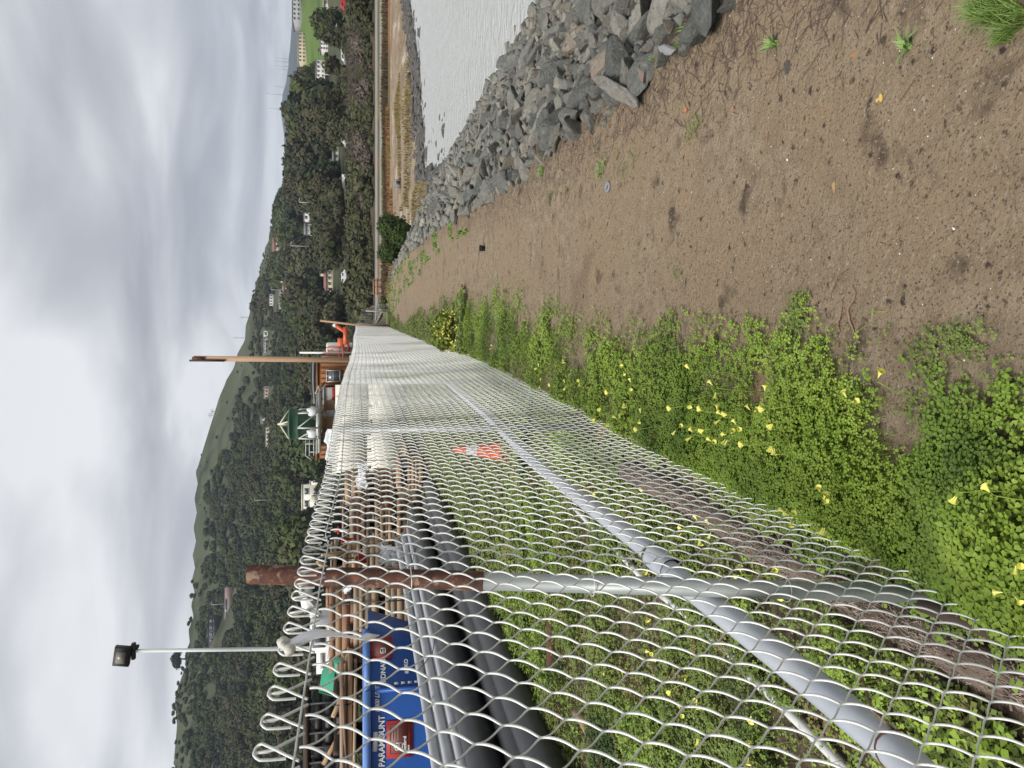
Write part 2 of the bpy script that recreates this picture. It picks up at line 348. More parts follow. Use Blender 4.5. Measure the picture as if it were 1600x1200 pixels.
def hit(px, py, r0=100., r1=900.):
    """first point of the ground seen through a pixel beyond r0"""
    d = ray(px, py); h = hypot(d[0], d[1]); rs = np.arange(r0, r1, .5); P = C0+np.outer(rs/h, d)
    dz = P[:, 2]-T(P[:, 0], P[:, 1]); i = np.argmax(dz < 0)
    return P[i] if dz[i] < 0 else P[-1]

# ------------------------------------------------------------------ ground: one continuous sheet, cut into named surfaces
def px_of(P):
    v = P-C0; z = v@FW; z = np.where(z < .01, .01, z)
    return 800-FPX*(v@UP)/z, 1200-(600+FPX*(v@RT)/z)
def build_ground():
    azs = np.radians(np.concatenate([np.arange(-180, -45, 5.), np.arange(-45, 45, .25), np.arange(45, 180, 5.)]))
    rs = [.25]
    while rs[-1] < 130: rs.append(rs[-1]*1.0105)
    while rs[-1] < 9000: rs.append(rs[-1]*1.022)
    rs = np.array(rs); A, Rr = np.meshgrid(azs, rs, indexing='ij')
    wx = Rr*(np.sin(A)*RT[0]+np.cos(A)*FH[0]); wy = Rr*(np.sin(A)*RT[1]+np.cos(A)*FH[1])
    V = np.stack([wx, wy, T(wx, wy)], -1)
    na, nr = A.shape
    i, j = np.meshgrid(np.arange(na), np.arange(nr-1), indexing='ij'); i2 = (i+1) % na
    Q = np.stack([i*nr+j, i*nr+j+1, i2*nr+j+1, i2*nr+j], -1).reshape(-1, 4)
    V = V.reshape(-1, 3); Cn = V[Q].mean(1); x, y, z = Cn.T
    a = Cn@RT; b = Cn@FH; r = np.hypot(x, y); xt = np.interp(y, *XT); d = y-np.interp(x, *SH); az = np.arctan2(a, b)
    cls = np.full(len(Q), 9)
    left = x < -.78
    cls[(x < xt+.05) & (y < 47) & ~left] = 0
    cls[left & (b < 93)] = 1
    rest = cls == 9
    cls[rest & (y < 46) & (d < 2.5)] = 2
    rest = cls == 9
    cls[rest & (b < 70)] = 3; rest = cls == 9
    cls[rest & (b < 91)] = 4
    cls[rest & (b >= 91) & (b < 152)] = 7
    cls[left & (b >= 93) & (b < 152)] = 7
    cls[(r > 160) & (b > 152)] = 8; cls[(cls == 9)] = 8
    px, py = px_of(Cn)
    edge = 4*vn(py, px, 9, 2)
    cls[(cls == 8) & (r > 200) & (py < 103+edge*2) & (px < 509+edge) & (az < radians(60))] = 10
    names = {0: ('dirt_path', 'dirt'), 1: ('yard_ground', 'yard'), 2: ('river_bank', 'bank'), 3: ('beach', 'beach'), 4: ('shore_meadow', 'meadow'), 7: ('embankment', 'scrubland'), 8: ('hillside', 'hill'), 10: ('lawn_slope', 'lawn')}
    for k, (nm, mt) in names.items():
        q = Q[cls == k]
        if not len(q): continue
        u, inv = np.unique(q, return_inverse=True)
        o = link(nm, mesh_np(nm, V[u], [inv.reshape(-1, 4)[:, ::-1]], M[mt], True)); tag(o, kind='structure')
build_ground()
def strip(name, b0, b1, mt):
    aa = np.arange(-40, 130, 1.5); V = []
    for a in aa:
        for b in np.linspace(b0, b1, 5): x = a*RT[0]+b*FH[0]; y = a*RT[1]+b*FH[1]; V.append((x, y, Tz(x, y)+.03))
    q = [(5*i+j, 5*i+5+j, 5*i+6+j, 5*i+1+j) for i in range(len(aa)-1) for j in range(4)]
    tag(link(name, mesh_np(name, V, [np.array(q)], M[mt])), kind='structure')
strip('footpath', 82.2, 86.3, 'road'); strip('road', 88.2, 91.4, 'road')
# inner disc under the photographer's feet
th = np.linspace(0, 2*pi, 49)[:-1]; vv = np.stack([.27*np.cos(th), .27*np.sin(th), np.full(48, 0.)], 1); vv[:, 2] = T(vv[:, 0], vv[:, 1])
dsk = link('trodden_ground', mesh_np('trodden_ground', np.vstack([vv, [[0, 0, 0]]]), [np.array([(i, (i+1) % 48, 48) for i in range(48)])], M['dirt'], True)); tag(dsk, kind='structure')

# water
def water():
    m = bpy.data.materials.new('bay_water'); m.use_nodes = True; t = m.node_tree; b = t.nodes['Principled BSDF']
    b.inputs['Base Color'].default_value = (.57, .59, .585, 1); b.inputs['Roughness'].default_value = .15; b.inputs['IOR'].default_value = 1.33; b.inputs['Specular IOR Level'].default_value = .9
    c = t.nodes.new('ShaderNodeTexCoord'); mp_ = t.nodes.new('ShaderNodeMapping'); mp_.inputs['Rotation'].default_value = (0, 0, radians(20)); mp_.inputs['Scale'].default_value = (.7, 1.6, 1)
    t.links.new(c.outputs['Object'], mp_.inputs[0])
    n = t.nodes.new('ShaderNodeTexNoise'); n.inputs['Scale'].default_value = 2.6; n.inputs['Detail'].default_value = 7; n.inputs['Roughness'].default_value = .62; n.inputs['Distortion'].default_value = .6
    t.links.new(mp_.outputs[0], n.inputs['Vector'])
    bp = t.nodes.new('ShaderNodeBump'); bp.inputs['Strength'].default_value = 1.0; bp.inputs['Distance'].default_value = .24
    t.links.new(n.outputs['Fac'], bp.inputs['Height']); t.links.new(bp.outputs[0], b.inputs['Normal'])
    V = [(1.2, -60, -2.2), (260, -60, -2.2), (260, 90, -2.2), (1.2, 70, -2.2)]
    o = link('bay_water', mesh_np('bay_water', V, [np.array([[0, 1, 2, 3]])], m)); tag(o, kind='structure')
water()

# distant ridge beyond the town (real terrain, about three kilometres away)
def far_hills():
    P = [(470, 700), (455, 330), (447, 260), (443, 210), (439, 175), (441, 148), (446, 130), (451, 105), (452, 80), (455, 40), (459, 0), (463, -80), (470, -200)]
    az = np.array([azel(x, y)[0] for x, y in P]); el = np.array([azel(x, y)[1] for x, y in P]); o_ = np.argsort(az)
    A = np.radians(np.arange(-8, 45, .12)); E = np.interp(A, az[o_], el[o_])+(vn(A*57, A*0, .7, 4)-.5)*.0012
    rs = np.linspace(2000, 4200, 40); V = []
    for a_, e_ in zip(A, E):
        for r in rs:
            t = (r-2000)/1300.
            z = (e_*3300)*min(1, max(0, t))**.8 if r < 3300 else e_*3300-(r-3300)*.12
            z += (vn(a_*57*3, r/300., 1, 5)-.5)*18*min(1, max(0, 1-t))*min(1, t*3)
            V.append((r*(sin(a_)*RT[0]+cos(a_)*FH[0]), r*(sin(a_)*RT[1]+cos(a_)*FH[1]), EYE+z))
    n = len(rs); q = [(i*n+j, i*n+j+1, (i+1)*n+j+1, (i+1)*n+j) for i in range(len(A)-1) for j in range(n-1)]
    o = link('far_hills', mesh_np('far_hills', V, [np.array(q)[:, ::-1]], M['farhill'], True)); tag(o, kind='structure')
far_hills()

# ------------------------------------------------------------------ plants on the hills
def sph(nu=10, nv=7):
    V = []
    for j in range(nv+1):
        p = pi*j/nv
        for i in range(nu): V.append((sin(p)*cos(2*pi*i/nu), sin(p)*sin(2*pi*i/nu), cos(p)))
    q = [(j*nu+i, (j+1)*nu+i, (j+1)*nu+(i+1) % nu, j*nu+(i+1) % nu) for j in range(nv) for i in range(nu)]
    return np.array(V), np.array(q)
SV, SQ = sph()
def crown_arr(rs, R=1.0, H=1.3, z0=.9, lobes=10, cards=900, card=.12, flat=1.0, core=.80):
    """leafy crown: leaf clumps spread over uneven lobes, with dark twiggy cores; returns verts, quads"""
    LV = []; LQ = []; n = 0; L = []
    for k in range(lobes):
        u = rs.uniform(0, 2*pi); rr = R*sqrt(rs.uniform(0, 1))*.62; zz = z0+rs.uniform(-.36, .42)*H*(1-.5*rr/R)
        L.append((rr*cos(u), rr*sin(u), zz, R*rs.uniform(.28, .48)))
    for (x, y, z, q) in L:
        v = SV*q*core; ph = rs.uniform(0, 6, 3)
        v = v*(1+.18*np.sin(3*SV[:, :1]*2+ph[0])*np.cos(4*SV[:, 1:2]+ph[1])+.12*np.sin(7*SV[:, 2:3]+ph[2]))
        v[:, 2] *= flat; LV.append(v+np.array([x, y, z])); LQ.append(SQ+n); n += len(v)
    w = np.array([l[3]**2 for l in L]); idx = rs.choice(len(L), cards, p=w/w.sum()); La = np.array(L)[idx]
    d = rs.normal(size=(cards, 3)); d /= np.linalg.norm(d, axis=1)[:, None]; d[:, 2] = np.where(d[:, 2] < -.3, -d[:, 2], d[:, 2])
    P = La[:, :3]+d*La[:, 3:4]*rs.uniform(.78, 1.16, (cards, 1))*np.array([1, 1, flat])
    nrm = d+rs.normal(size=(cards, 3))*.38; nrm /= np.linalg.norm(nrm, axis=1)[:, None]
    a = np.cross(nrm, rs.normal(size=(cards, 3))); a /= np.linalg.norm(a, axis=1)[:, None]; b = np.cross(nrm, a)
    s = card*rs.uniform(.5, 1.3, (cards, 1))
    V4 = np.stack([P-a*s-b*s*.6, P+a*s*.8-b*s, P+a*s+b*s*.7, P-a*s*.7+b*s], 1).reshape(-1, 3)
    LQ.append(np.arange(cards*4).reshape(-1, 4)+n); LV.append(V4)
    return np.vstack(LV), np.vstack(LQ)
def trunk_mb(rs, h=1.2, r=.07, limbs=4, lean=.08):
    m = MB(); z = np.linspace(-.15, h, 6); lx = rs.uniform(-lean, lean); ly = rs.uniform(-lean, lean)
    P = [(lx*t*t, ly*t*t, t) for t in z]; m.tube(P, np.linspace(r, r*.45, 6), 6)
    for k in range(limbs):
        u = rs.uniform(0, 2*pi); t = rs.uniform(.45, .8)*h; L = rs.uniform(.4, .6)
        m.tube([(lx*t*t, ly*t*t, t), (lx+L*.5*cos(u), ly+L*.5*sin(u), t+L*.45), (lx+L*cos(u), ly+L*sin(u), t+L*.7)], [r*.45, r*.3, r*.12], 5)
    return m
TREES = []
def make_trees():
    specs = [dict(R=1, H=1.2, z0=1.05, lobes=13, cards=1900, card=.085), dict(R=1, H=1.5, z0=1.25, lobes=15, cards=1900, card=.08), dict(R=1, H=1.0, z0=.85, lobes=12, cards=1700, card=.085),
             dict(R=.8, H=2.0, z0=1.4, lobes=15, cards=1800, card=.075), dict(R=1.1, H=.8, z0=.7, lobes=14, cards=1700, card=.08), dict(R=1, H=1.3, z0=1.1, lobes=9, cards=1500, card=.09)]
    for i, sp in enumerate(specs):
        rs = np.random.RandomState(100+i); v, q = crown_arr(rs, **sp)
        tm = trunk_mb(rs, sp['z0']+.2)
        for c in ((0, 1, 2, 3) if i < 3 else (0, 1, 3)):
            TREES.append((v, q, c, mesh_np('crown', v, [q], M['tree%d' % c]), mesh_np('trunk', np.vstack(tm.v), [np.vstack(tm.q), np.vstack(tm.t)], M['bark'])))
make_trees()
SHRUB = []
for i in range(4):
    rs = np.random.RandomState(200+i); v, q = crown_arr(rs, R=1, H=.5, z0=.35, lobes=9, cards=520, card=.13)
    SHRUB.append((v, q))

BOX = []      # picture boxes of houses that must stay in view: x0,x1,y0,y1,distance
def hill_house(name, label, x0, x1, y0, y1, wall, roof, kind='flat', rows=1, cols=3, r=None, depth=.6, extra=None, cat='house', turn=0.0, group=None):
    ym = (y0+y1)/2; P = hit(x1, ym, 150) if r is None else None
    if P is None: P = onb(x1, ym, r)
    b = P@FH; w = abs(y1-y0)*b/FPX; h = (x1-x0)*b/FPX; base = np.array(P)
    BOX.append((x0, x1, y0, y1, hypot(P[0], P[1])))
    e_ = empty(name, base, label, cat, group, rz=YAW+turn); dp = max(w*depth, 4)
    rh = h*.34 if kind in ('gable', 'hip') else h*.06; wh = h-rh; gz = -2.5
    m = MB(); m.box((0, dp/2, (wh+gz)/2), (w, dp, wh-gz)); m.link('wall', M[wall], e_)
    m = MB(); ov = .35
    if kind == 'flat': m.box((0, dp/2, wh+rh/2+.004), (w+ov, dp+ov, rh))
    else:
        ins = dp*.5 if kind == 'hip' else 0
        v = [(-w/2-ov, -ov, wh), (w/2+ov, -ov, wh), (w/2+ov, dp+ov, wh), (-w/2-ov, dp+ov, wh), (-w/2-ov+ins, dp/2, h), (w/2+ov-ins, dp/2, h)]
        m.add(v, [(0, 1, 5, 4), (2, 3, 4, 5), (3, 2, 1, 0)], [(0, 4, 3), (1, 2, 5)])
    m.link('roof', M[roof], e_)
    for i in range(rows):
        for j in range(cols):
            ww = w/cols*.5; hh = wh/rows*.45; cx = -w/2+w*(j+.5)/cols; cz = wh*(i+.55)/rows
            m = MB(); m.box((cx, -.03, cz), (ww, .08, hh)); fo = m.link('window', M['glass'], e_)
            m = MB(); m.box((cx, -.05, cz-hh/2-.06), (ww*1.15, .14, .1)); m.box((cx, -.05, cz+hh/2+.05), (ww*1.15, .12, .1)); m.link('frame', M['white'], fo)
    if extra: extra(e_, w, wh, dp)
    return e_
def deck(e_, w, wh, dp):
    m = MB(); m.box((0, -1.2, wh*.35), (w*.8, 2.2, .2))
    for s in (-.38, -.12, .12, .38): m.box((w*s, -2.2, wh*.35-1.5), (.2, .2, 3)); m.box((w*s, -2.2, wh*.35+.5), (.1, .1, 1))
    m.box((0, -2.2, wh*.35+1), (w*.8, .1, .1)); m.link('deck', M['housewhite'], e_)
def chimney(e_, w, wh, dp):
    m = MB(); m.box((w*.3, dp*.5, wh+1.2), (.9, .9, 2.2)); m.box((w*.3, dp*.5, wh+2.35), (1.1, 1.1, .14)); m.link('chimney', M['tanwall'], e_)
hill_house('house', 'tan house with a brown hipped roof, just above the big dark tree by the road', 506, 520, 422, 456, 'tanwall', 'roofred', 'hip', 1, 4, extra=chimney)
hill_house('house', 'small white house low on the slope behind the scrub, with a wide gable front', 519, 529, 230, 259, 'housewhite', 'roofgrey', 'gable', 1, 3)
hill_house('apartment_building', 'three-storey white apartment block right below the green lawn slope', 500, 513, 60, 79, 'housewhite', 'roofgrey', 'flat', 3, 3, cat='building')
hill_house('apartment_building', 'wider white apartment block partly behind bare trees, left of the three-storey one', 494, 515, 96, 136, 'housewhite', 'roofgrey', 'flat', 3, 6, extra=deck, cat='building')
hill_house('apartment_building', 'long pale yellow building on the crest above the green lawn slope', 466, 478, 52, 97, 'yellowwall', 'yellowwall', 'flat', 2, 8, cat='building')
hill_house('glass_building', 'grey glass-fronted modern building on the crest at the edge of the photo', 457, 470, -30, 32, 'housegrey', 'roofgrey', 'flat', 2, 9, cat='building')
hill_house('house', 'cream house at the foot of the green lawn slope, cut by the photo edge', 504, 512, -22, 19, 'tanwall', 'roofgrey', 'gable', 1, 4)
hill_house('house', 'white house with large dark windows among trees, high above the shore shrub', 475, 489, 326, 345, 'housewhite', 'roofgrey', 'flat', 2, 2)
hill_house('house', 'weathered grey house with a deck below the white one with large dark windows', 475, 488, 350, 372, 'housegrey', 'roofgrey', 'gable', 2, 3, extra=deck)
hill_house('house', 'pinkish two-storey house close under the wooded ridge', 426, 438, 372, 391, 'pinkwall', 'roofred', 'gable', 2, 2)
hill_house('house', 'grey house with a red-brown lower roof in the middle of the hillside row', 441, 453, 436, 457, 'housegrey', 'roofred', 'gable', 1, 3, extra=chimney)
hill_house('house', 'white house with a dark gable, right-hand end of the hillside row', 443, 450, 424, 434, 'housewhite', 'roofgrey', 'gable', 1, 2)
hill_house('house', 'narrow white house standing alone right of the hillside row', 445, 452, 391, 408, 'housewhite', 'roofgrey', 'flat', 1, 3)
hill_house('long_shed', 'long low house with a pale green roof left of the grey one', 436, 443, 452, 482, 'housegrey', 'steelg', 'flat', 1, 5)
hill_house('house', 'low white house with a band of windows above the pale green roofed one', 421, 427, 460, 477, 'housewhite', 'roofgrey', 'flat', 1, 4)
hill_house('house', 'long white house with many dark windows below the bald part of the ridge', 411, 417, 528, 554, 'housewhite', 'roofgrey', 'gable', 1, 6, extra=deck)
hill_house('house', 'small white house at the right end beside the long many-windowed one', 412, 419, 517, 526, 'housewhite', 'housewhite', 'flat', 1, 1)
hill_house('house', 'low house with a pinkish front beside a green clearing, behind the green hopper', 413, 420, 604, 624, 'pinkwall', 'tanwall', 'flat', 1, 4)
hill_house('house', 'white-gabled house tucked between trees above the green hopper', 407, 414, 650, 662, 'housewhite', 'roofgrey', 'gable', 1, 2)
hill_house('house', 'long rambling tan house in the trees above the green hopper', 415, 422, 664, 698, 'tanwall', 'roofgrey', 'flat', 1, 6)
hill_house('house', 'black modern house with bright windows high on the left hillside', 326, 338, 966, 1014, 'darkhouse', 'darkhouse', 'flat', 1, 5, depth=.3)
hill_house('retaining_wall', 'long pinkish retaining wall below the black modern house', 351, 357, 921, 984, 'pinkwall', 'pinkwall', 'flat', 1, 1, depth=.05, cat='wall')
hill_house('house', 'stepped cream building standing above the tops of the lumber stacks', 473, 501, 758, 795, 'cream', 'cream', 'flat', 2, 2, cat='building', extra=lambda e_, w, wh, dp: MB().box((-w*.2, -1.4, wh*.25), (w*.5, 3, wh*.5)).link('porch', M['cream'], e_))
hill_house('house', 'lower cream wing at the right end of the stepped cream building', 485, 502, 744, 757, 'cream', 'cream', 'flat', 1, 1, cat='building')

TOPL = ([500, 500, 474, 462, 459, 449, 440, 433, 432, 434, 430, 424, 416, 419, 424, 418, 380, 0], [-50, 110, 122, 130, 150, 165, 200, 215, 240, 260, 290, 310, 322, 345, 380, 410, 480, 1300])
def forest():
    rs = np.random.RandomState(5); cand = []
    N = 7500
    A = rs.uniform(radians(-29), radians(29.5), N); tt = rs.uniform(0, 1, N)
    for a_, t in zip(A, tt):
        r1 = float(np.interp(a_, R1A, R1)); r = R0+(r1-R0)*t**.9+rs.uniform(-4, 4)
        x = r*(sin(a_)*RT[0]+cos(a_)*FH[0]); y = r*(sin(a_)*RT[1]+cos(a_)*FH[1]); z = Tz(x, y)
        ppx, ppy = px_of(np.array([[x, y, z]])); ppx = ppx[0]; ppy = ppy[0]
        sky_x = np.interp(ppy, [s[1] for s in SKY][::-1], [s[0] for s in SKY][::-1])
        bald = 480 < ppy < 905 and ppx < sky_x+(9+24*max(0, 1-abs(ppy-690)/240.))*(.5+1.1*vn(ppy, 0, 30, 6))
        if bald and rs.rand() > .10: continue
        if ppy > 880 and ppx < sky_x+55 and rs.rand() > .75: continue
        if ppy < 118 and ppx < 512: 
            if rs.rand() > .03: continue
        size = rs.uniform(2.3, 5.9)*(1.25 if ppy < 480 else 1)
        if ppy > 480: size *= 1-.55*t
        if bald: size = rs.uniform(.9, 1.6)
        if ppy > 640 and not bald: size *= 1.35
        if t > .93: size *= .6
        # clearings of bare grass
        if vn(x, y, 38, 12) > .92 and rs.rand() > .1: continue
        ptl = np.interp(ppy, TOPL[1], TOPL[0])
        size = min(size, max(.8, (ppx-ptl)*r/FPX/1.95))
        hh = size*1.9; pxr = size/r*FPX; ok = True; ptop = ppx-hh/r*FPX
        for (x0, x1, y0, y1, rr) in BOX:
            if r < rr+3 and y0-pxr*.8 < ppy < y1+pxr*.8 and ptop < x1-2 and ppx > x0: ok = False; break
        if ok: cand.append((size/r, r, x, y, z, size, ppy, t))
    # the row of bigger trees at the foot of the hill, along the back of the embankment
    for k in range(95):
        ppy = rs.uniform(-20, 720); r = rs.uniform(158, 190); a_ = azel(540, ppy)[0]
        x = r*(sin(a_)*RT[0]+cos(a_)*FH[0]); y = r*(sin(a_)*RT[1]+cos(a_)*FH[1]); z = Tz(x, y)
        size = rs.uniform(1.6, 3.4) if ppy < 400 else rs.uniform(2.5, 4.6)
        pxr = size/r*FPX; ptop = 547-size*1.9/r*FPX
        if any(y0-pxr < ppy < y1+pxr and ptop < x1-1 for (x0, x1, y0, y1, rr) in BOX if x1 > 500): size *= .45
        if 68 < ppy < 102 or ppy < 22 or 268 < ppy < 300: continue
        cand.append((size/r*1.6, r, x, y, z, size, ppy, 0))
    cand.sort(key=lambda c: -c[0])
    used = 0; stv = {0: [[], [], 0], 1: [[], [], 0], 2: [[], [], 0], 3: [[], [], 0]}
    lab = {0: ('mid-green broad-leaved tree on the wooded hillside', 'broad-leaved trees of the wooded hillside'), 1: ('bright olive tree among the darker ones on the hillside', 'olive trees of the wooded hillside'),
           2: ('dark evergreen tree on the wooded hillside', 'dark evergreens of the wooded hillside'), 3: ('brownish half-bare tree on the wooded hillside', 'brownish trees of the wooded hillside')}
    cnt = {}
    for (s_, r, x, y, z, size, ppy, t) in cand:
        k = rs.randint(len(TREES)); want = int(3.999*min(.999, max(0, (fbm(x, y, 60, 55)-.28)*2.2)))
        for _ in range(3):
            if TREES[k][2] != want: k = rs.randint(len(TREES))
        v, q, c, mc, mt = TREES[k]; rzz = rs.uniform(0, 2*pi); sz = size*rs.uniform(.9, 1.15)
        if used < 290:
            e_ = empty('hillside_tree', (x, y, z-.1), lab[c][0], 'tree', lab[c][1], rz=rzz); e_.scale = (size, size, sz)
            link('crown', mc, e_); link('trunk', mt, e_); used += 1
        else:
            v2, q2 = SHRUB[rs.randint(4)] if (t > .55 or size < 2.2) else (None, None)
            if v2 is None:
                nq = len(q); nc = 70*13; sel = np.concatenate([np.arange(0, nq, 1)[:70*9], np.arange(nq-1500, nq, 3)]); q2 = q[np.clip(sel, 0, nq-1)]; v2 = v
                u, inv = np.unique(q2, return_inverse=True); v2 = v[u]; q2 = inv.reshape(-1, 4)
            R_ = rotz(rzz); w = (v2*np.array([size, size, sz]))@R_.T+np.array([x, y, z-.1]); st = stv[c]
            st[0].append(w); st[1].append(q2+st[2]); st[2] += len(w)
    for c, st in stv.items():
        if st[0]:
            o = link('hillside_wood', mesh_np('hillside_wood', np.vstack(st[0]), [np.vstack(st[1])], M['tree%d' % c]))
            tag(o, ['mid-green part of the dense far wood covering the hillside', 'olive part of the dense far wood covering the hillside', 'dark evergreen part of the dense far wood covering the hillside', 'brownish part of the dense far wood covering the hillside'][c], 'wood', kind='stuff')
forest()

# ------------------------------------------------------------------ embankment scrub, shore plants
def instance_arrays(base, P, S_, rs, squash=1.0):
    v, q = base; n = len(P); out_v = np.empty((n, len(v), 3)); ang = rs.uniform(0, 2*pi, n)
    c, s_ = np.cos(ang)[:, None], np.sin(ang)[:, None]
    out_v[:, :, 0] = (v[:, 0]*c-v[:, 1]*s_)*S_[:, None]+P[:, 0:1]; out_v[:, :, 1] = (v[:, 0]*s_+v[:, 1]*c)*S_[:, None]+P[:, 1:2]
    out_v[:, :, 2] = v[:, 2]*S_[:, None]*squash+P[:, 2:3]
    Q = (q[None]+(np.arange(n)*len(v))[:, None, None]).reshape(-1, q.shape[1]); return out_v.reshape(-1, 3), Q
def scrub():
    rs = np.random.RandomState(31)
    ms = []
    for k in range(4):
        v, q = crown_arr(rs, R=1, H=.7, z0=.5, lobes=10, cards=1500, card=.085, core=.78)
        ms.append((mesh_np('foliage', v, [q], M['scrub0']), mesh_np('foliage', v, [q], M['scrub1'])))
    def twigs(rs):
        m = MB()
        for i in range(90):
            u = rs.uniform(0, 2*pi); e_ = rs.uniform(.15, 1.3); L = rs.uniform(.7, 1.35); p = np.zeros(3); P = [p]
            d = np.array([cos(u)*cos(e_), sin(u)*cos(e_), sin(e_)])
            for j in range(4): p = p+d*L/4; d = d+rs.normal(size=3)*.18; P.append(p)
            m.tube(P, [.022, .016, .012, .009, .005], 3, cap=False)
        return m
    tw = twigs(rs); twm = mesh_np('twigs', np.vstack(tw.v), [np.vstack(tw.q)], M['scrub1'])
    n = 0
    for i in range(330):
        b = rs.uniform(95, 148); py = rs.uniform(-30, 480); a_ = azel(560, py)[0]
        a = b*tan(a_); x = a*RT[0]+b*FH[0]; y = a*RT[1]+b*FH[1]; z = Tz(x, y)
        bare = vn(py, 0, 42, 3) > .60
        s_ = rs.uniform(1.5, 3.1)*(.8 if b > 140 else 1)
        cap = (4.0-z)/1.15 if b > 120 else 9      # the shrubs end just under the level edge
        s_ = min(s_, max(cap, .7))
        if n >= 230: break
        if bare:
            e_ = empty('bare_shrub', (x, y, z-.2), 'greyish leafless shrub on the embankment above the road', 'shrub', 'bare shrubs on the embankment', rz=rs.uniform(0, 6)); e_.scale = (s_, s_, s_*.9)
            link('twigs', twm, e_); link('foliage', ms[rs.randint(4)][1], e_).scale = (.75, .75, .7)
        else:
            e_ = empty('green_shrub', (x, y, z-.2), 'dull green shrub on the embankment above the road', 'shrub', 'green shrubs on the embankment', rz=rs.uniform(0, 6)); e_.scale = (s_, s_, s_*.85)
            link('foliage', ms[rs.randint(4)][0], e_); link('twigs', twm, e_).scale = (.8, .8, .8)
        n += 1
    # low scrub filling the ground between them, also behind the yard
    base = crown_arr(rs, R=1, H=.4, z0=.25, lobes=6, cards=160, card=.15); N = 1500
    b = rs.uniform(93, 150, N); py = rs.uniform(-40, 1300, N); aa = np.arctan((600-py)/FPX); a = b*np.tan(aa)
    P = np.stack([a*RT[0]+b*FH[0], a*RT[1]+b*FH[1], np.zeros(N)], 1); P[:, 2] = T(P[:, 0], P[:, 1])-.05
    v, q = instance_arrays(base, P, rs.uniform(.6, 1.3, N), rs)
    o = link('low_scrub', mesh_np('low_scrub', v, [q], M['scrub0'])); tag(o, 'low tangled scrub covering the embankment between road and trees', 'scrub', kind='stuff')
scrub()

def blades(N, P, h, w, rs, lean=.35, seg=2):
    """grass blades as tapering bent strips"""
    u = rs.uniform(0, 2*pi, N); L = rs.uniform(.1, lean, N)*h; dx = np.cos(u)*L; dy = np.sin(u)*L
    sx = -np.sin(u)*w/2; sy = np.cos(u)*w/2; V = np.empty((N, 5, 3))
    V[:, 0] = P+np.stack([sx, sy, 0*u], 1); V[:, 1] = P-np.stack([sx, sy, 0*u], 1)
    mid = P+np.stack([dx*.35, dy*.35, h*.55], 1); V[:, 2] = mid-np.stack([sx, sy, 0*u], 1)*.8; V[:, 3] = mid+np.stack([sx, sy, 0*u], 1)*.8
    V[:, 4] = P+np.stack([dx, dy, h*(1-.25*L/np.maximum(h, 1e-6))], 1)
    i = np.arange(N)[:, None]*5
    return V.reshape(-1, 3), i+np.array([[0, 1, 2, 3]]), i+np.array([[3, 2, 4]])
def shore_plants():
    rs = np.random.RandomState(41)
    M['drygrass'] = mat('rusty_dry_grass', (.20, .095, .050), .9, (.27, .16, .07), .25, spec=.1, cut=(.42, .58), extra=[((.22, .20, .06), .18, .52, .6, 3.)])
    M['drygrass2'] = mat('golden_dry_grass', (.235, .185, .075), .9, (.15, .13, .06), .3, spec=.1)
    M['marsh'] = mat('green_marsh_grass', (.17, .20, .06), .9, (.24, .22, .09), .3, spec=.1)
    M['darkweed'] = mat('dark_reeds', (.075, .052, .034), .9, (.12, .085, .05), .4, spec=.1)
    def field(name, label, mt, cond, N, h, w):
        a = rs.uniform(-5, 50, N*6); b = rs.uniform(36, 84, N*6); x = a*RT[0]+b*FH[0]; y = a*RT[1]+b*FH[1]
        d = y-np.interp(x, *SH); ok = (d > 2.6) & (x > 1.0) & cond(a, b, x, y, d); x, y = x[ok][:N], y[ok][:N]; n = len(x)
        P = np.stack([x, y, T(x, y)-.02], 1); hh = rs.uniform(.5, 1, n)*h*(.6+.8*vn(x, y, 3, 5))
        v, q, t = blades(n, P, hh, rs.uniform(.6, 1.2, n)*w, rs, .5)
        o = link(name, mesh_np(name, v, [q, t], mt)); tag(o, label, 'grass', kind='stuff')
    field('dry_grass', 'rust-coloured dry marsh grass between the beach rocks and the footpath', M['drygrass'], lambda a, b, x, y, d: (b > 59+ a*.35+4*vn(a, b, 6, 1)) & (b < 79) & (a < 27) & (fbm(a*.35, b, 3.2, 9) > .42), 24000, .42, .07)
    field('golden_grass', 'golden dry grass close above the shoreline rocks', M['drygrass2'], lambda a, b, x, y, d: (d < 11+5*vn(a, b, 5, 4)) & (a < 24) & (fbm(a*.4, b, 3, 2) > .42), 17000, .30, .06)
    field('marsh_grass', 'greenish grass strip along the footpath above the beach', M['marsh'], lambda a, b, x, y, d: (b > 77.5) & (b < 81.7), 22000, .35, .09)
    field('dark_reeds', 'dark brown reeds in a band above the pale sand', M['darkweed'], lambda a, b, x, y, d: (b > 73.5) & (b < 78.3) & (vn(a, b, 5, 7) > .22), 16000, .75, .10)
shore_plants()

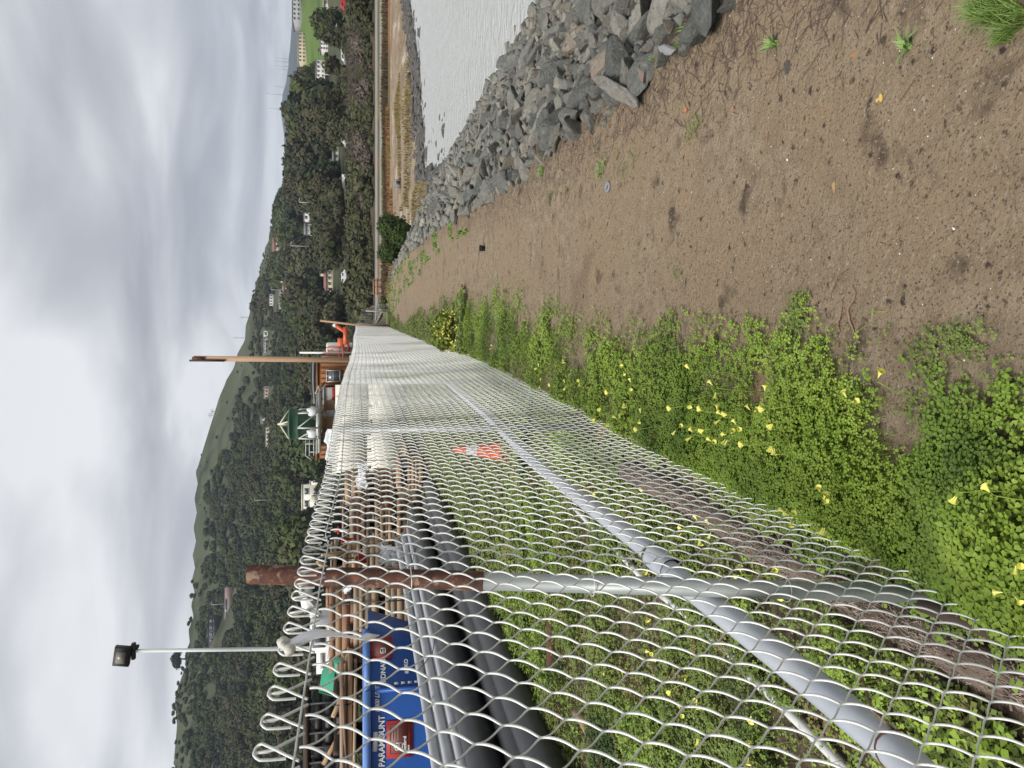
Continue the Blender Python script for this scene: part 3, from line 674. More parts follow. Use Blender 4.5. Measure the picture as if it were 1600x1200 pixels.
# ------------------------------------------------------------------ riprap
def ico(n=3):
    import bmesh
    bm = bmesh.new(); bmesh.ops.create_icosphere(bm, subdivisions=n, radius=1.0); v = np.array([p.co[:] for p in bm.verts]); f = np.array([[q.index for q in p.verts] for p in bm.faces]); bm.free(); return v, f
def rock_arr(rs, n=3, planes=15, rough=.022):
    v, f = ico(n); v = v.copy()
    for k in range(planes):
        d = rs.normal(size=3); d /= np.linalg.norm(d); c = rs.uniform(.36, .74); s_ = v@d
        over = s_ > c; v[over] -= np.outer((s_[over]-c)*.97, d)
    v *= np.array([rs.uniform(1.1, 1.6), rs.uniform(.8, 1.1), rs.uniform(.6, .9)])
    ph = rs.uniform(0, 6, 6)
    nz = np.sin(v[:, 0]*9+ph[0])*np.sin(v[:, 1]*8+ph[1])*np.sin(v[:, 2]*10+ph[2])+.5*np.sin(v[:, 0]*19+ph[3])*np.sin(v[:, 1]*21+ph[4])
    return v*(1+rough*nz[:, None]), f
ROCKS = []
for i in range(9):
    rs_ = np.random.RandomState(300+i); ROCKS.append((rock_arr(rs_, 4), rock_arr(np.random.RandomState(300+i), 2)))
def riprap():
    rs = np.random.RandomState(51)
    rmesh = [[mesh_np('stone', a[0], [a[1]], M['rock%d' % c]) for c in range(4)] for a, b in ROCKS]
    for r_ in rmesh:
        for me in r_: pass
    tries = 90000; X = rs.uniform(1.35, 7.0, tries); Y = 1.6+54*rs.uniform(0, 1, tries)**1.25
    keep = []; grid = {}; ZZ = T(X, Y)
    for x, y, z in zip(X, Y, ZZ):
        xt = np.interp(y, *XT)
        if x < xt-.05: continue
        d = y-np.interp(x, *SH)
        if d > 3: continue
        if z < -2.55: continue
        s_ = rs.choice([.065, .10, .14, .185, .235], p=[.26, .30, .24, .14, .06])*rs.uniform(.85, 1.15)
        if y < 9 and x < xt+1.8: s_ *= 1.0
        if x < xt+.2: s_ = min(s_, .15)
        if y > 18: s_ *= 1.1
        g = (int(x/.5), int(y/.5)); bad = False
        for i in (-1, 0, 1):
            for j in (-1, 0, 1):
                for (a, b_, c) in grid.get((g[0]+i, g[1]+j), ()):
                    if hypot(a-x, b_-y) < (c+s_)*.66: bad = True; break
        if bad: continue
        grid.setdefault(g, []).append((x, y, s_)); keep.append((x, y, z, s_))
    vis = []
    for k in keep:
        px, py = px_of(np.array([[k[0], k[1], k[2]]])); D = hypot(k[0], k[1])
        inside = -60 < py[0] < 1260 and px[0] < 1660
        vis.append((k[3]/D if inside else 0, k))
    vis.sort(key=lambda t: -t[0])
    lab = ['dark grey angular stone in the riprap between path and water', 'light grey angular stone in the riprap between path and water', 'tan-brown angular stone in the riprap between path and water', 'greenish dark stone in the riprap between path and water']
    V = []; F = []; n = 0; nn = 0
    for w, (x, y, z, s_) in vis:
        c = rs.choice(4, p=[.42, .30, .10, .18]); k = rs.randint(9); R = Matrix.Rotation(rs.uniform(0, 6.28), 3, 'Z') @ Matrix.Rotation(rs.normal()*.5, 3, 'X') @ Matrix.Rotation(rs.normal()*.5, 3, 'Y')
        if nn < 295 and w > 0:
            o = link('riprap_stone', rmesh[k][c]); o.matrix_world = Matrix.Translation((x, y, z+s_*.12)) @ R.to_4x4() @ Matrix.Scale(s_, 4)
            tag(o, lab[c], 'stone', ['dark grey riprap stones', 'light grey riprap stones', 'tan riprap stones', 'greenish riprap stones'][c]); nn += 1
        else:
            v, f = ROCKS[k][1]; V.append((v*s_)@np.array(R).T+np.array([x, y, z+s_*.12])); F.append(f+n); n += len(v)
    me = mesh_np('riprap', np.vstack(V), [np.vstack(F)], [M['rock%d' % c] for c in range(4)])
    mi = np.repeat(rs.choice(4, len(V), p=[.42, .30, .10, .18]), [len(f) for f in F]).astype(np.int32); me.polygons.foreach_set('material_index', mi)
    tag(link('riprap', me), 'mass of smaller and farther broken stones covering the bank down to the water', 'riprap', kind='stuff')
    # small rubble between the stones and at the top of the bank
    N = 9000; y = 1.5+44*rs.uniform(0, 1, N)**1.5; xt = np.interp(y, *XT); x = xt+.05+rs.uniform(0, 1, N)*5.0-.25*rs.uniform(0, 1, N)**4; ok = T(x, y) > -2.4; x, y = x[ok], y[ok]
    P = np.stack([x, y, T(x, y)+.0], 1); vv, ff = rock_arr(rs, 1); v, q = instance_arrays((vv, ff), P, rs.uniform(.015, .06, len(P)), rs)
    tag(link('bank_rubble', mesh_np('bank_rubble', v, [q], M['rock3'])), 'small rubble between the riprap stones', 'rubble', kind='stuff')
    # stones along the far shoreline
    V = []; F = []; n = 0
    for i in range(2600):
        x = rs.uniform(6.0, 75); y = np.interp(x, *SH)+rs.normal()*1.1+.4+.04*(x-8); 
        if x > 40 and rs.rand() > .4: continue
        z = Tz(x, y)
        if z > -1.75: continue
        s_ = rs.uniform(.12, .42); v, f = ROCKS[rs.randint(9)][1]; V.append((v*s_)@rotz(rs.uniform(0, 6)).T+np.array([x, y, max(z, -2.35)+s_*.1])); F.append(f+n); n += len(v)
    for i in range(170):      # stones standing in the shallow corner
        x = 6.6+3.0*rs.rand()**1.6; y = 45-11*rs.rand()**1.3; s_ = rs.uniform(.08, .22)
        if vn(x, y, 1.5, 3) < .4: continue
        v, f = ROCKS[rs.randint(9)][1]; V.append((v*s_)@rotz(rs.uniform(0, 6)).T+np.array([x, y, -2.27])); F.append(f+n); n += len(v)
    tag(link('shoreline_stones', mesh_np('shoreline_stones', np.vstack(V), [np.vstack(F)], M['wetrock'])), 'dark wet stones lining the far waterline', 'stones', kind='stuff')
    # the few stones one can tell apart beside the path
    def stone(px, py, s3, me, rz_, label, z=0.05, tilt=(0, 0)):
        P = onz(px, py, z); o = link('path_edge_stone', me); v = o.data
        o.matrix_world = Matrix.Translation(P) @ Matrix.Rotation(rz_, 4, 'Z') @ Matrix.Rotation(tilt[0], 4, 'X') @ Matrix.Rotation(tilt[1], 4, 'Y') @ Matrix.Diagonal((*s3, 1)); tag(o, label, 'stone')
    mk = lambda i, m_, nm='stone': mesh_np(nm, ROCKS[i][0][0], [ROCKS[i][0][1]], M[m_], True)
    stone(1100, 14, (.17, .13, .12), mk(0, 'rock3'), .3, 'smooth dark green-grey stone sticking out of the dirt at the right edge of the path')
    stone(1043, 78, (.10, .05, .03), mk(1, 'rockpale'), 1.2, 'small pale flat slab lying on the dirt between green stone and riprap')
    stone(1002, 112, (.075, .06, .055), mk(2, 'rockpink'), .5, 'rounded pinkish-brown stone at the top of the bank')
    stone(960, 140, (.30, .09, .09), mk(3, 'rock1'), 1.1, 'long smooth blue-grey stone lying lengthways beside the pinkish one')
    stone(890, 185, (.20, .13, .12), mk(4, 'rock0'), 1.5, 'blocky grey stone alone on the dirt just above the riprap')
    stone(1228, 103, (.022, .018, .014), mk(5, 'rock1'), .2, 'single grey pebble near the small weeds on the path', .01)
    stone(1355, 458, (.03, .024, .015), mk(6, 'rockpale'), .2, 'pale stone half sunk in the path beside the bare roots', .0)
riprap()

# ------------------------------------------------------------------ chain-link fence
FX = -.71
def fence_x(y, z):
    xb = np.interp(y, [0, 1.7, 4, 6.3, 9.3, 12, 15, 30, 45], [-.67, -.70, -.715, -.66, -.60, -.60, -.65, -.69, -.69])
    t = np.clip(1-z/1.2, 0, 1)
    w = (fbm(y, z, 1.6, 21)-.5)*.05*np.clip((y-2)/4, .15, 1)
    return FX*(1-t)+xb*t+w
def fence_top(y): return np.interp(y, [0, 2.4, 3.3, 4.5, 7, 9, 10.2, 12, 16, 22, 30, 42], [1.76, 1.755, 1.74, 1.75, 1.765, 1.76, 1.735, 1.72, 1.715, 1.75, 1.73, 1.77])
def fence():
    F = empty('chain_link_fence', (FX, 1.7, 0), 'long pale chain-link fence with an open looped top, left of the dirt path', 'fence'); off = np.array([FX, 1.7, 0])
    PI_ = .04775; LP = .0955; HP = .058
    V = []; Q = []; n = 0
    def tubes(P, r, sides):
        nonlocal n
        K, N, _ = P.shape; Tn = np.gradient(P, axis=1); Tn /= np.linalg.norm(Tn, axis=2, keepdims=True)+1e-9
        ref = np.array([1., 0, 0]); a = np.cross(Tn, ref); la = np.linalg.norm(a, axis=2, keepdims=True)
        a = np.where(la > .2, a/np.maximum(la, 1e-6), np.cross(Tn, np.array([0, 1., 0.]))); a /= np.linalg.norm(a, axis=2, keepdims=True)+1e-9; b = np.cross(Tn, a)
        u = 2*pi*np.arange(sides)/sides; rr_ = r if np.isscalar(r) else np.asarray(r)[..., None, None]; W_ = P[:, :, None]+rr_*(np.cos(u)[None, None, :, None]*a[:, :, None]+np.sin(u)[None, None, :, None]*b[:, :, None])
        V.append(W_.reshape(-1, 3)); k, i, s_ = np.meshgrid(np.arange(K), np.arange(N-1), np.arange(sides), indexing='ij'); s2 = (s_+1) % sides; base = k*N*sides
        Q.append(np.stack([base+i*sides+s_, base+i*sides+s2, base+(i+1)*sides+s2, base+(i+1)*sides+s_], -1).reshape(-1, 4)+n); n += K*N*sides
    def run(k0, k1, pts, sides, r, y0=.55, amp=.0075):
        ks = np.arange(k0, k1); NH = 30; s = np.arange(NH*pts+1)/pts           # s in half periods, from the top down
        yc = y0+ks*PI_
        tri = 2*np.abs((s+1) % 2-1)-1                     # +1 at even s, -1 at odd s  (sign flips for odd wires)
        rnd = tri*(1-.10*np.abs(tri)**6) + .0*s
        # weave: in front going one way, behind going the other
        xo = amp*np.cos(pi*(s+.5))
        sg = np.where(ks % 2 == 0, 1., -1.)[:, None]
        Y = yc[:, None]+sg*rnd[None]*PI_*.545; ztop = fence_top(yc)[:, None]-.065
        Z = ztop-s[None]*HP*(ztop-.0)/(NH*HP); X = sg*xo[None]
        jit = (vn(Y, Z, .35, 31)-.5)*.012*(1 if pts > 3 else .5); Y = Y+jit; Z = Z+(vn(Y, Z, .3, 33)-.5)*.010
        X = X+fence_x(Y, Z)
        tubes(np.stack([X, Y, Z], -1), r*(1+.22*sg*np.cos(pi*(s+.5))[None]) if pts > 3 else r, sides)
    run(0, 120, 8, 7, .0022); run(120, 260, 5, 5, .0020); run(260, 480, 3, 4, .0019); run(480, 826, 2, 3, .0019)
    # loops standing above the top wire
    th = np.linspace(0, 1, 13)
    for (k0, k1, sides) in ((0, 60, 7), (60, 140, 5), (140, 415, 3)):
        ks = np.arange(k0, k1); yc = .55+ks*LP+PI_*1.5; zt = fence_top(yc)
        st = np.linspace(0, 1, 21 if sides > 3 else 9)
        rs = np.random.RandomState(k0+3); tw = rs.normal(size=len(ks))*.006
        # front strand: rises from the knot, rounds the apex, comes part of the way down again
        ly = np.interp(st, [0, .18, .34, .46, .54, .62, .70, .78, .88, 1], [-LP*.52, -.030, -.013, .001, .0055, .002, -.005, -.0105, -.0125, -.012])
        lz = np.interp(st, [0, .18, .34, .46, .54, .62, .70, .78, .88, 1], [-.066, -.040, -.020, -.006, .002, .008, .0085, .002, -.014, -.042])
        lx = np.interp(st, [0, .3, .5, .65, .8, 1], [.006, .011, .010, .0, -.009, -.010])
        Y = yc[:, None]+ly+tw[:, None]*np.clip(st*2, 0, 1); Z = zt[:, None]+lz; tubes(np.stack([fence_x(Y, Z)+lx, Y, Z], -1), .0026, sides)
        Y = yc[:, None]-ly*np.array([1.0])-.004; Y = yc[:, None]+np.interp(st, [0, .25, .45, .6, .72, .84, 1], [LP*.52, .026, .011, .006, .000, -.005, -.006]); Z = zt[:, None]+np.interp(st, [0, .25, .45, .6, .72, .84, 1], [-.066, -.036, -.014, .000, .005, -.002, -.030])
        tubes(np.stack([fence_x(Y, Z)+np.interp(st, [0, .5, 1], [-.006, -.009, .004]), Y, Z], -1), .0026, sides)
    o = link('wire_mesh', mesh_np('wire_mesh', np.vstack(V)-off, [np.vstack(Q)], M['wire'], True), F)
    # tension wire threaded below the loops, with one knot where it is spliced
    m = MB(); y = np.concatenate([np.arange(.5, 6, .05), np.arange(6, 40, .3)]); z = fence_top(y)-.058-.012*np.interp(y, [0, 1.9, 2.25, 2.36, 2.6, 3.3, 6], [0, 0, .6, -.6, -.2, .4, 0])
    m.tube(np.stack([fence_x(y, z)+.009, y, z], 1)-off, .0021, 6); m.link('tension_wire', M['wire'], F, True)
    P = onx(508, 853, FX+.012); th = np.linspace(0, 4.5*pi, 40); m = MB(); m.tube(np.stack([P[0]+.006*np.cos(th), P[1]+.010*np.sin(th)*np.linspace(1, .4, 40), P[2]-.02+.04*th/14], 1)-off, .0015, 5); m.link('wire_knot', M['wire'], F, True)
    # posts
    def post(y, r, top, zr, lean, x=FX-.045, rusty=True):
        a = np.array([x, y, -.25]); b_ = np.array([x+lean[0], y+lean[1], zr]); c = a+(b_-a)*((top+.25)/(zr+.25))
        if rusty:
            m = MB(); m.tube([a-off, b_-off], r*.93, 20); p = m.link('fence_post', M['galv'], F, True); tag(p, 'galvanised lower post of the fence')
            m = MB(); T_ = (c-b_)/np.linalg.norm(c-b_); m.tube([b_-off, c-off], r, 20, cap=False); m.tube([c-off, b_-off], r*.86, 20, cap=False)
            u = 2*pi*np.arange(20)/20; ring = [c-off+rr*(np.cos(q)*np.array([1, 0, 0])+np.sin(q)*np.array([0, 1, 0])) for rr in (r, r*.86) for q in u]
            m.add(ring, [(i, (i+1) % 20, 20+(i+1) % 20, 20+i) for i in range(20)]); s_ = m.link('rusty_sleeve', M['rust'], F, True); tag(s_, 'rust-brown open upper pipe of the nearest fence post')
        else:
            m = MB(); m.tube([a-off, c-off], r, 12); m.link('fence_post', M['galv'], F, True)
    pt = onx(390, 900, FX-.05); pb = onz(1500, 914, 0); pm = onx(752, 905, FX-.05)
    y0, y1 = pb[1], pt[1]; s_ = (pt[2]-pm[2])
    post(pb[1], .0275, pt[2], pm[2], ((0), (pt[1]-pb[1])*(pm[2]+.25)/(pt[2]+.25)))
    for y in (4.85, 8.25, 9.9, 13.4, 16.8, 20.2, 23.6, 27.0, 30.4, 33.8): post(y, .026, float(fence_top(y))-.03, 0, (0, 0), rusty=False)
    # tie wires round the posts
    m = MB(); py_ = lambda z: pb[1]+(pt[1]-pb[1])*(z+.25)/(pt[2]+.25)
    for (y, z) in ((py_(.95), .95), (py_(.42), .42), (py_(1.45), 1.45), (4.85, 1.2), (4.85, .6)):
        u = np.linspace(0, 2*pi, 14); m.tube(np.stack([FX-.042+.036*np.cos(u), y+.034*np.sin(u), z+.006*u/6], 1)-off, .0014, 5)
    m.link('tie_wire', M['wire'], F, True)
    # return panel that swings across the end of the path
    V.clear(); Q.clear(); n = 0
    E0 = np.array([-.62, 39.6, 0]); E1 = np.array([.50, 40.6, 0]); ks = np.arange(0, 17); s = np.arange(25)
    f = (ks/16.)[:, None]+np.where((s[None]+ks[:, None]) % 2, .03, -.03); f2 = np.clip(f, 0, 1)
    ztop = np.interp(f2, [0, .15, .5, .8, 1], [1.72, 1.62, 1.45, 1.1, .55])
    P = E0+(E1-E0)*f[..., None]; P = P+np.array([0, 1., 0])*(np.sin(f*5)*.12)[..., None]; P[..., 2] = ztop*(1-s[None]/24.)+.02
    tubes(P, .0045, 3); tubes(np.stack([P[:, 0]+[.02, 0, 0], P[:, 0]*.0+P[:, 12], P[:, 24]], 1), .0035, 3)
    o = link('end_panel', mesh_np('end_panel', np.vstack(V)-off, [np.vstack(Q)], M['wire'], True), F); tag(o, 'sagging end panel of the fence across the end of the path')
    for f_, h in ((0, 1.78), (.62, 1.25)):
        p = E0+(E1-E0)*f_; m = MB(); m.tube([p-off+[0, 0, -.2], p-off+[.03, 0, h]], .03, 10); m.link('fence_post', M['galv'], F, True)
    m = MB(); m.tube([E0-off+[0, 0, .75], E1-off+[.0, 0, .62]], .025, 8); m.link('brace_rail', M['galv'], F, True)
    return F
fence()

def fence_extras():
    # blue-grey conduit tied to the back of the posts
    X = FX-.115; r = .036
    key = [(1500, 1290), (1430, 1199), (1235, 1040), (1055, 900), (1040, 885), (930, 800), (840, 730), (770, 660), (700, 598)]
    P = np.array([onx(a, b, X) for a, b in key]); P[:, 2] = np.clip(P[:, 2], .5, .75)
    y = np.linspace(P[0, 1], P[4, 1], 14); z = np.interp(y, P[:, 1], P[:, 2]); y2 = np.linspace(P[4, 1]-.02, P[-1, 1], 40); z2 = np.interp(y2, P[:, 1], P[:, 2])
    g = empty('conduit_pipe', (X, P[0, 1], 0), 'blue-grey plastic conduit tied along the back of the fence at knee height', 'pipe'); o = np.array(g.location)
    m = MB(); m.tube(np.stack([X+0*y, y, z], 1)-o, r, 18); m.link('near_length', M['pvc'], g, True)
    m = MB(); m.tube(np.stack([X+.01+0*y2, y2, z2], 1)-o, r*.95, 16); m.link('far_length', M['pvc'], g, True)
    yc = P[4, 1]; zc = float(np.interp(yc, P[:, 1], P[:, 2])); m = MB(); m.tube(np.array([[X, yc-.05, zc], [X, yc+.10, zc]])-o, r*1.16, 18, cap=False); m.link('coupling', M['pvc'], g, True)
    m = MB(); m.tube(np.array([[X, yc+.098, zc], [X, yc+.106, zc]])-o, r*1.26, 18); m.link('coupling_rim', M['blackpipe'], g, True)
    q = onx(1400, 1172, X); u = np.linspace(0, 2*pi, 18)
    m = MB(); m.tube(np.stack([X+(r+.003)*np.cos(u), q[1]+.012*np.sin(u*1.5), q[2]+(r+.003)*np.sin(u)], 1), .0028, 6); m.tube([(X+r, q[1], q[2]), (X+r+.02, q[1]+.05, q[2]+.02), (FX, q[1]+.07, q[2]+.03)], .0026, 6)
    m.link('rusty_tie', M['rust'], None, True, None); ob = bpy.context.scene.objects['rusty_tie']; ob.parent = g; ob.location = -Vector(o)
    q = onx(1062, 890, X); m = MB(); m.tube(np.stack([X+(r+.005)*np.cos(u), q[1]+0*u, q[2]+(r+.006)*np.sin(u)], 1)-o, .004, 6); m.tube(np.array([[X+r, q[1], q[2]+.02], [FX+.02, q[1]+.02, q[2]+.07]])-o, .004, 6); m.link('white_tie', M['tape'], g, True) if False else None
    # white pipe half buried in the weeds
    segs = [((1330, 1215), (1225, 1105)), ((1215, 1095), (1155, 1040)), ((1150, 1030), (1030, 925)), ((1030, 925), (870, 768)), ((868, 766), (805, 708))]
    w = empty('white_pipe', (-1.46, 2.0, .03), 'thin white plastic pipe lying half hidden in the weeds behind the fence', 'pipe'); o = np.array(w.location)
    for a, b in segs:
        A = onz(*a, .04); B = onz(*b, .04); ts = np.linspace(0, 1, 8)[:, None]; L = A+(B-A)*ts; L[:, 0] += (vn(L[:, 1], L[:, 1], .5, 4)-.5)*.03; m = MB(); m.tube(L-o, .019, 10); m.link('pipe_length', M['white_pipe'], w, True)
    # flagging tape and foam lump on the top wire
    P = onx(520, 1003, FX+.01); A = onx(478, 1003, FX+.026)
    t = empty('flagging_tape', A, 'white plastic ribbon tied to the top wire and hanging down with a pointed end', 'ribbon'); o = np.array(A)
    zz = np.linspace(.035, -.15, 15); V = []
    for i, z in enumerate(zz):
        f = i/14.; wd = .013*(1-.10*f)+.002*sin(f*9); cx = .012*sin(f*4); cy = -.004+.012*f
        if f > .85: V += [(cx, cy-wd+.028*(f-.85)/.15, z), (cx+.004, cy+wd, z)]
        else: V += [(cx, cy-wd, z), (cx+.008*sin(f*6), cy+wd, z)]
    me = mesh_np('tail', V, [np.array([(2*i, 2*i+1, 2*i+3, 2*i+2) for i in range(14)])], M['tape'], True); ob = link('tail', me, t); sm = ob.modifiers.new('thickness', 'SOLIDIFY'); sm.thickness = .0015
    m = MB(); v = SV*np.array([.013, .012, .014])*(1+.12*np.sin(SV[:, :1]*7)); m.add(v+np.array([.0, .006, .045]), SQ); m.add(SV*np.array([.012, .013, .012])*(1+.10*np.sin(SV[:, 1:2]*8))+np.array([.0, -.030, .030]), SQ)
    m.tube([(0, .0, .045), (.004, -.015, .045), (0, -.030, .032)], .006, 8); m.link('knot_lump', M['foam'], t, True)
fence_extras()

# ------------------------------------------------------------------ clover and flowers
def leaves(P, size, rs, simple=False):
    """trifoliate leaves with heart-shaped, slightly folded leaflets; P tops (n,3)"""
    n = len(P); ang = rs.uniform(0, 2*pi, n); tilt = rs.normal(size=(n, 2))*.28
    V = []; L = np.array([[0.05, 0, 0], [.55, .40, .10], [.98, .34, .02], [.86, 0, -.06], [.98, -.34, .02], [.55, -.40, .10]]) if not simple else np.array([[0, 0, 0], [.6, .46, .06], [1.0, 0, -.05], [.6, -.46, .06]])
    k = len(L); out = np.empty((n, 3, k, 3))
    for j in range(3):
        a = ang+j*2*pi/3; c, s_ = np.cos(a)[:, None], np.sin(a)[:, None]; l = L[None]*size[:, None, None]
        x = l[..., 0]*c-l[..., 1]*s_; y = l[..., 0]*s_+l[..., 1]*c; z = l[..., 2]-l[..., 0]*.22+x*tilt[:, :1]+y*tilt[:, 1:]
        out[:, j] = np.stack([x, y, z], -1)+P[:, None]
    base = np.arange(n*3)[:, None, None]*k
    f = np.array([[0, 3, 2, 1], [0, 5, 4, 3]]) if not simple else np.array([[0, 3, 2, 1]])
    return out.reshape(-1, 3), (base+f[None]).reshape(-1, 4)
def edge_x(y):  # ragged right-hand border of the clover on the path
    return np.interp(y, [.8, 1.5, 1.75, 2.1, 2.5, 3.0, 4.1, 7.8, 13.6, 20, 40], [-.12, .02, -.05, -.02, .06, .04, .12, .25, .55, .25, -.1])
BR = onz(1420, 640)
def cover(x, y):
    e = edge_x(y)+(fbm(x, y, .35, 61)-.5)*.5
    f = fbm(x, y, .26, 63)
    p = np.clip((e-x)/.42, 0, 1)**1.2*np.clip(-.55+2.6*f+.9*np.clip((-.25-x)*3, 0, 1)*(y < 4), .04, 1)
    bare = np.exp(-(((x-BR[0])/.17)**2+((y-BR[1])/.10)**2)); bare2 = np.exp(-(((x-BR[0]-.14)/.10)**2+((y-BR[1]-.12)/.15)**2))
    return p*(1-np.clip(1.5*bare, 0, 1))*(1-np.clip(bare2, 0, 1))
def mound(x, y):
    h = .05+.09*fbm(x, y, .5, 65)*np.clip((edge_x(y)-x)/.5, .15, 1)
    h = h+.14*np.exp(-(((x+.50)/.22)**2+((y-1.35)/.28)**2))+.06*np.exp(-(((x+.5)/.25)**2+((y-2.4)/.5)**2))
    return h*np.interp(y, [0, 3, 8, 15], [1, .9, .75, .8])
def clover():
    rs = np.random.RandomState(71)
    def layer(name, label, x0, x1, y0, y1, N, smin, smax, mt, simple, inside, hfun, ypow=1.0, stems=True):
        x = rs.uniform(x0, x1, N); y = y0+(y1-y0)*rs.uniform(0, 1, N)**ypow; pr = inside(x, y); ok = rs.uniform(0, 1, N) < pr; x, y, pr = x[ok], y[ok], pr[ok]
        # bunch the leaves a little
        x = x+(vn(x, y, .06, 77)-.5)*.03; h = hfun(x, y)*(1-rs.uniform(0, 1, len(x))**2*.8)*(.4+.6*pr); P = np.stack([x, y, T(x, y)+h+.006], 1)
        sz = rs.uniform(smin, smax, len(x))*(.7+.6*vn(x, y, .25, 79))*np.interp(y, [1.3, 1.9], [1.35, 1.0]); v, q = leaves(P, sz, rs, simple)
        V = [v]; Q = [q]
        if stems:
            i = np.arange(0, len(P), 2); A = P[i]; B = A.copy(); B[:, 2] = T(A[:, 0], A[:, 1])-.01; B[:, :2] += rs.normal(size=(len(i), 2))*.015; w = np.array([.0008, .0004, 0])
            sv = np.stack([A-w, A+w, B+w, B-w], 1).reshape(-1, 3); V.append(sv); Q.append(np.arange(len(sv)).reshape(-1, 4)+len(v))
        tag(link(name, mesh_np(name, np.vstack(V), [np.vstack(Q)], M[mt])), label, 'clover', kind='stuff')
    NF = onz(1500, 930)
    ins = lambda x, y: cover(x, y)*(x > -.80)
    layer('clover_patch', 'bright green clover with heart-shaped leaflets carpeting the near edge of the path', -.72, .25, .85, 3.4, 40000, .0085, .0145, 'leaf', False, ins, mound)
    layer('clover_patch', 'darker low clover at the ragged edge of the path', -.72, .30, .85, 4.0, 22000, .006, .010, 'leafd', False, ins, lambda x, y: mound(x, y)*.45)
    layer('clover_patch', 'yellow-green clover along the foot of the fence in the middle distance', -.72, .75, 3.4, 12, 60000, .009, .016, 'leaf', True, ins, mound, 1.3)
    layer('clover_patch', 'olive low weeds mixed into the clover further along the path', -.72, .85, 3.0, 15, 45000, .008, .014, 'leafd', True, ins, lambda x, y: mound(x, y)*.7, 1.2)
    layer('clover_patch', 'sparse clover strip running on towards the far end of the fence', -.72, .8, 11, 41, 34000, .018, .035, 'leafd', True, lambda x, y: np.clip((np.interp(y, [11, 16, 24, 32, 41], [.35, .25, -.15, -.25, .3])+.5*(vn(x, y, 1.2, 5)-.5)-x)/.2, 0, 1), lambda x, y: .10+0*x, 1.2, False)
    # behind the fence
    gapn = lambda x, y: np.clip((fbm(x, y, .42, 81)-.28)*4, .22, 1)*((x < -.97) | (x > -.82) | (y > 4.2))
    layer('yard_clover', 'clover carpet with bare patches in the yard close behind the fence', -3.6, -.74, .8, 7, 120000, .009, .017, 'leafd', True, gapn, lambda x, y: .03+.13*fbm(x, y, .4, 83)*np.clip((-.75-x)*1.2+.25, .3, 1))
    layer('yard_clover', 'brighter clover clumps in the yard beside the black pipes', -3.7, -.78, .8, 8, 42000, .010, .017, 'leaf', True, lambda x, y: gapn(x, y)*np.clip((fbm(x, y, .7, 87)-.42)*6, 0, 1), lambda x, y: .06+.16*fbm(x, y, .4, 85))
    layer('yard_clover', 'weeds covering the yard farther along behind the fence', -4.6, -.74, 6.5, 40, 80000, .018, .036, 'leafd', True, lambda x, y: np.clip((fbm(x, y, 1.6, 89)-.25)*5, 0, 1), lambda x, y: .05+.12*fbm(x, y, .7, 91), 1.4, False)
    # grassy tufts along the top of the riprap, far part of the path
    N = 16000; y = 6+38*rs.uniform(0, 1, N)**1.2; xt = np.interp(y, *XT); u = rs.uniform(0, 1, N)
    w = np.interp(y, [6, 12, 20, 30, 44], [.15, .35, .8, 1.5, 2.2]); x = xt-.05-u*w; ok = (vn(x, y*.35, .22, 93) > .62) & ((vn(x, y, 1.1, 94) > .45) | (y > 15)) & (y > 8); x, y = x[ok], y[ok]
    P = np.stack([x, y, T(x, y)], 1); v, q, t = blades(len(x), P, rs.uniform(.02, .07, len(x)), .007+.0006*y, rs, .9)
    tag(link('verge_grass', mesh_np('verge_grass', v, [q, t], M['grassb'])), 'bright green grass tufts in streaks along the riprap side of the path', 'grass', kind='stuff')
clover()

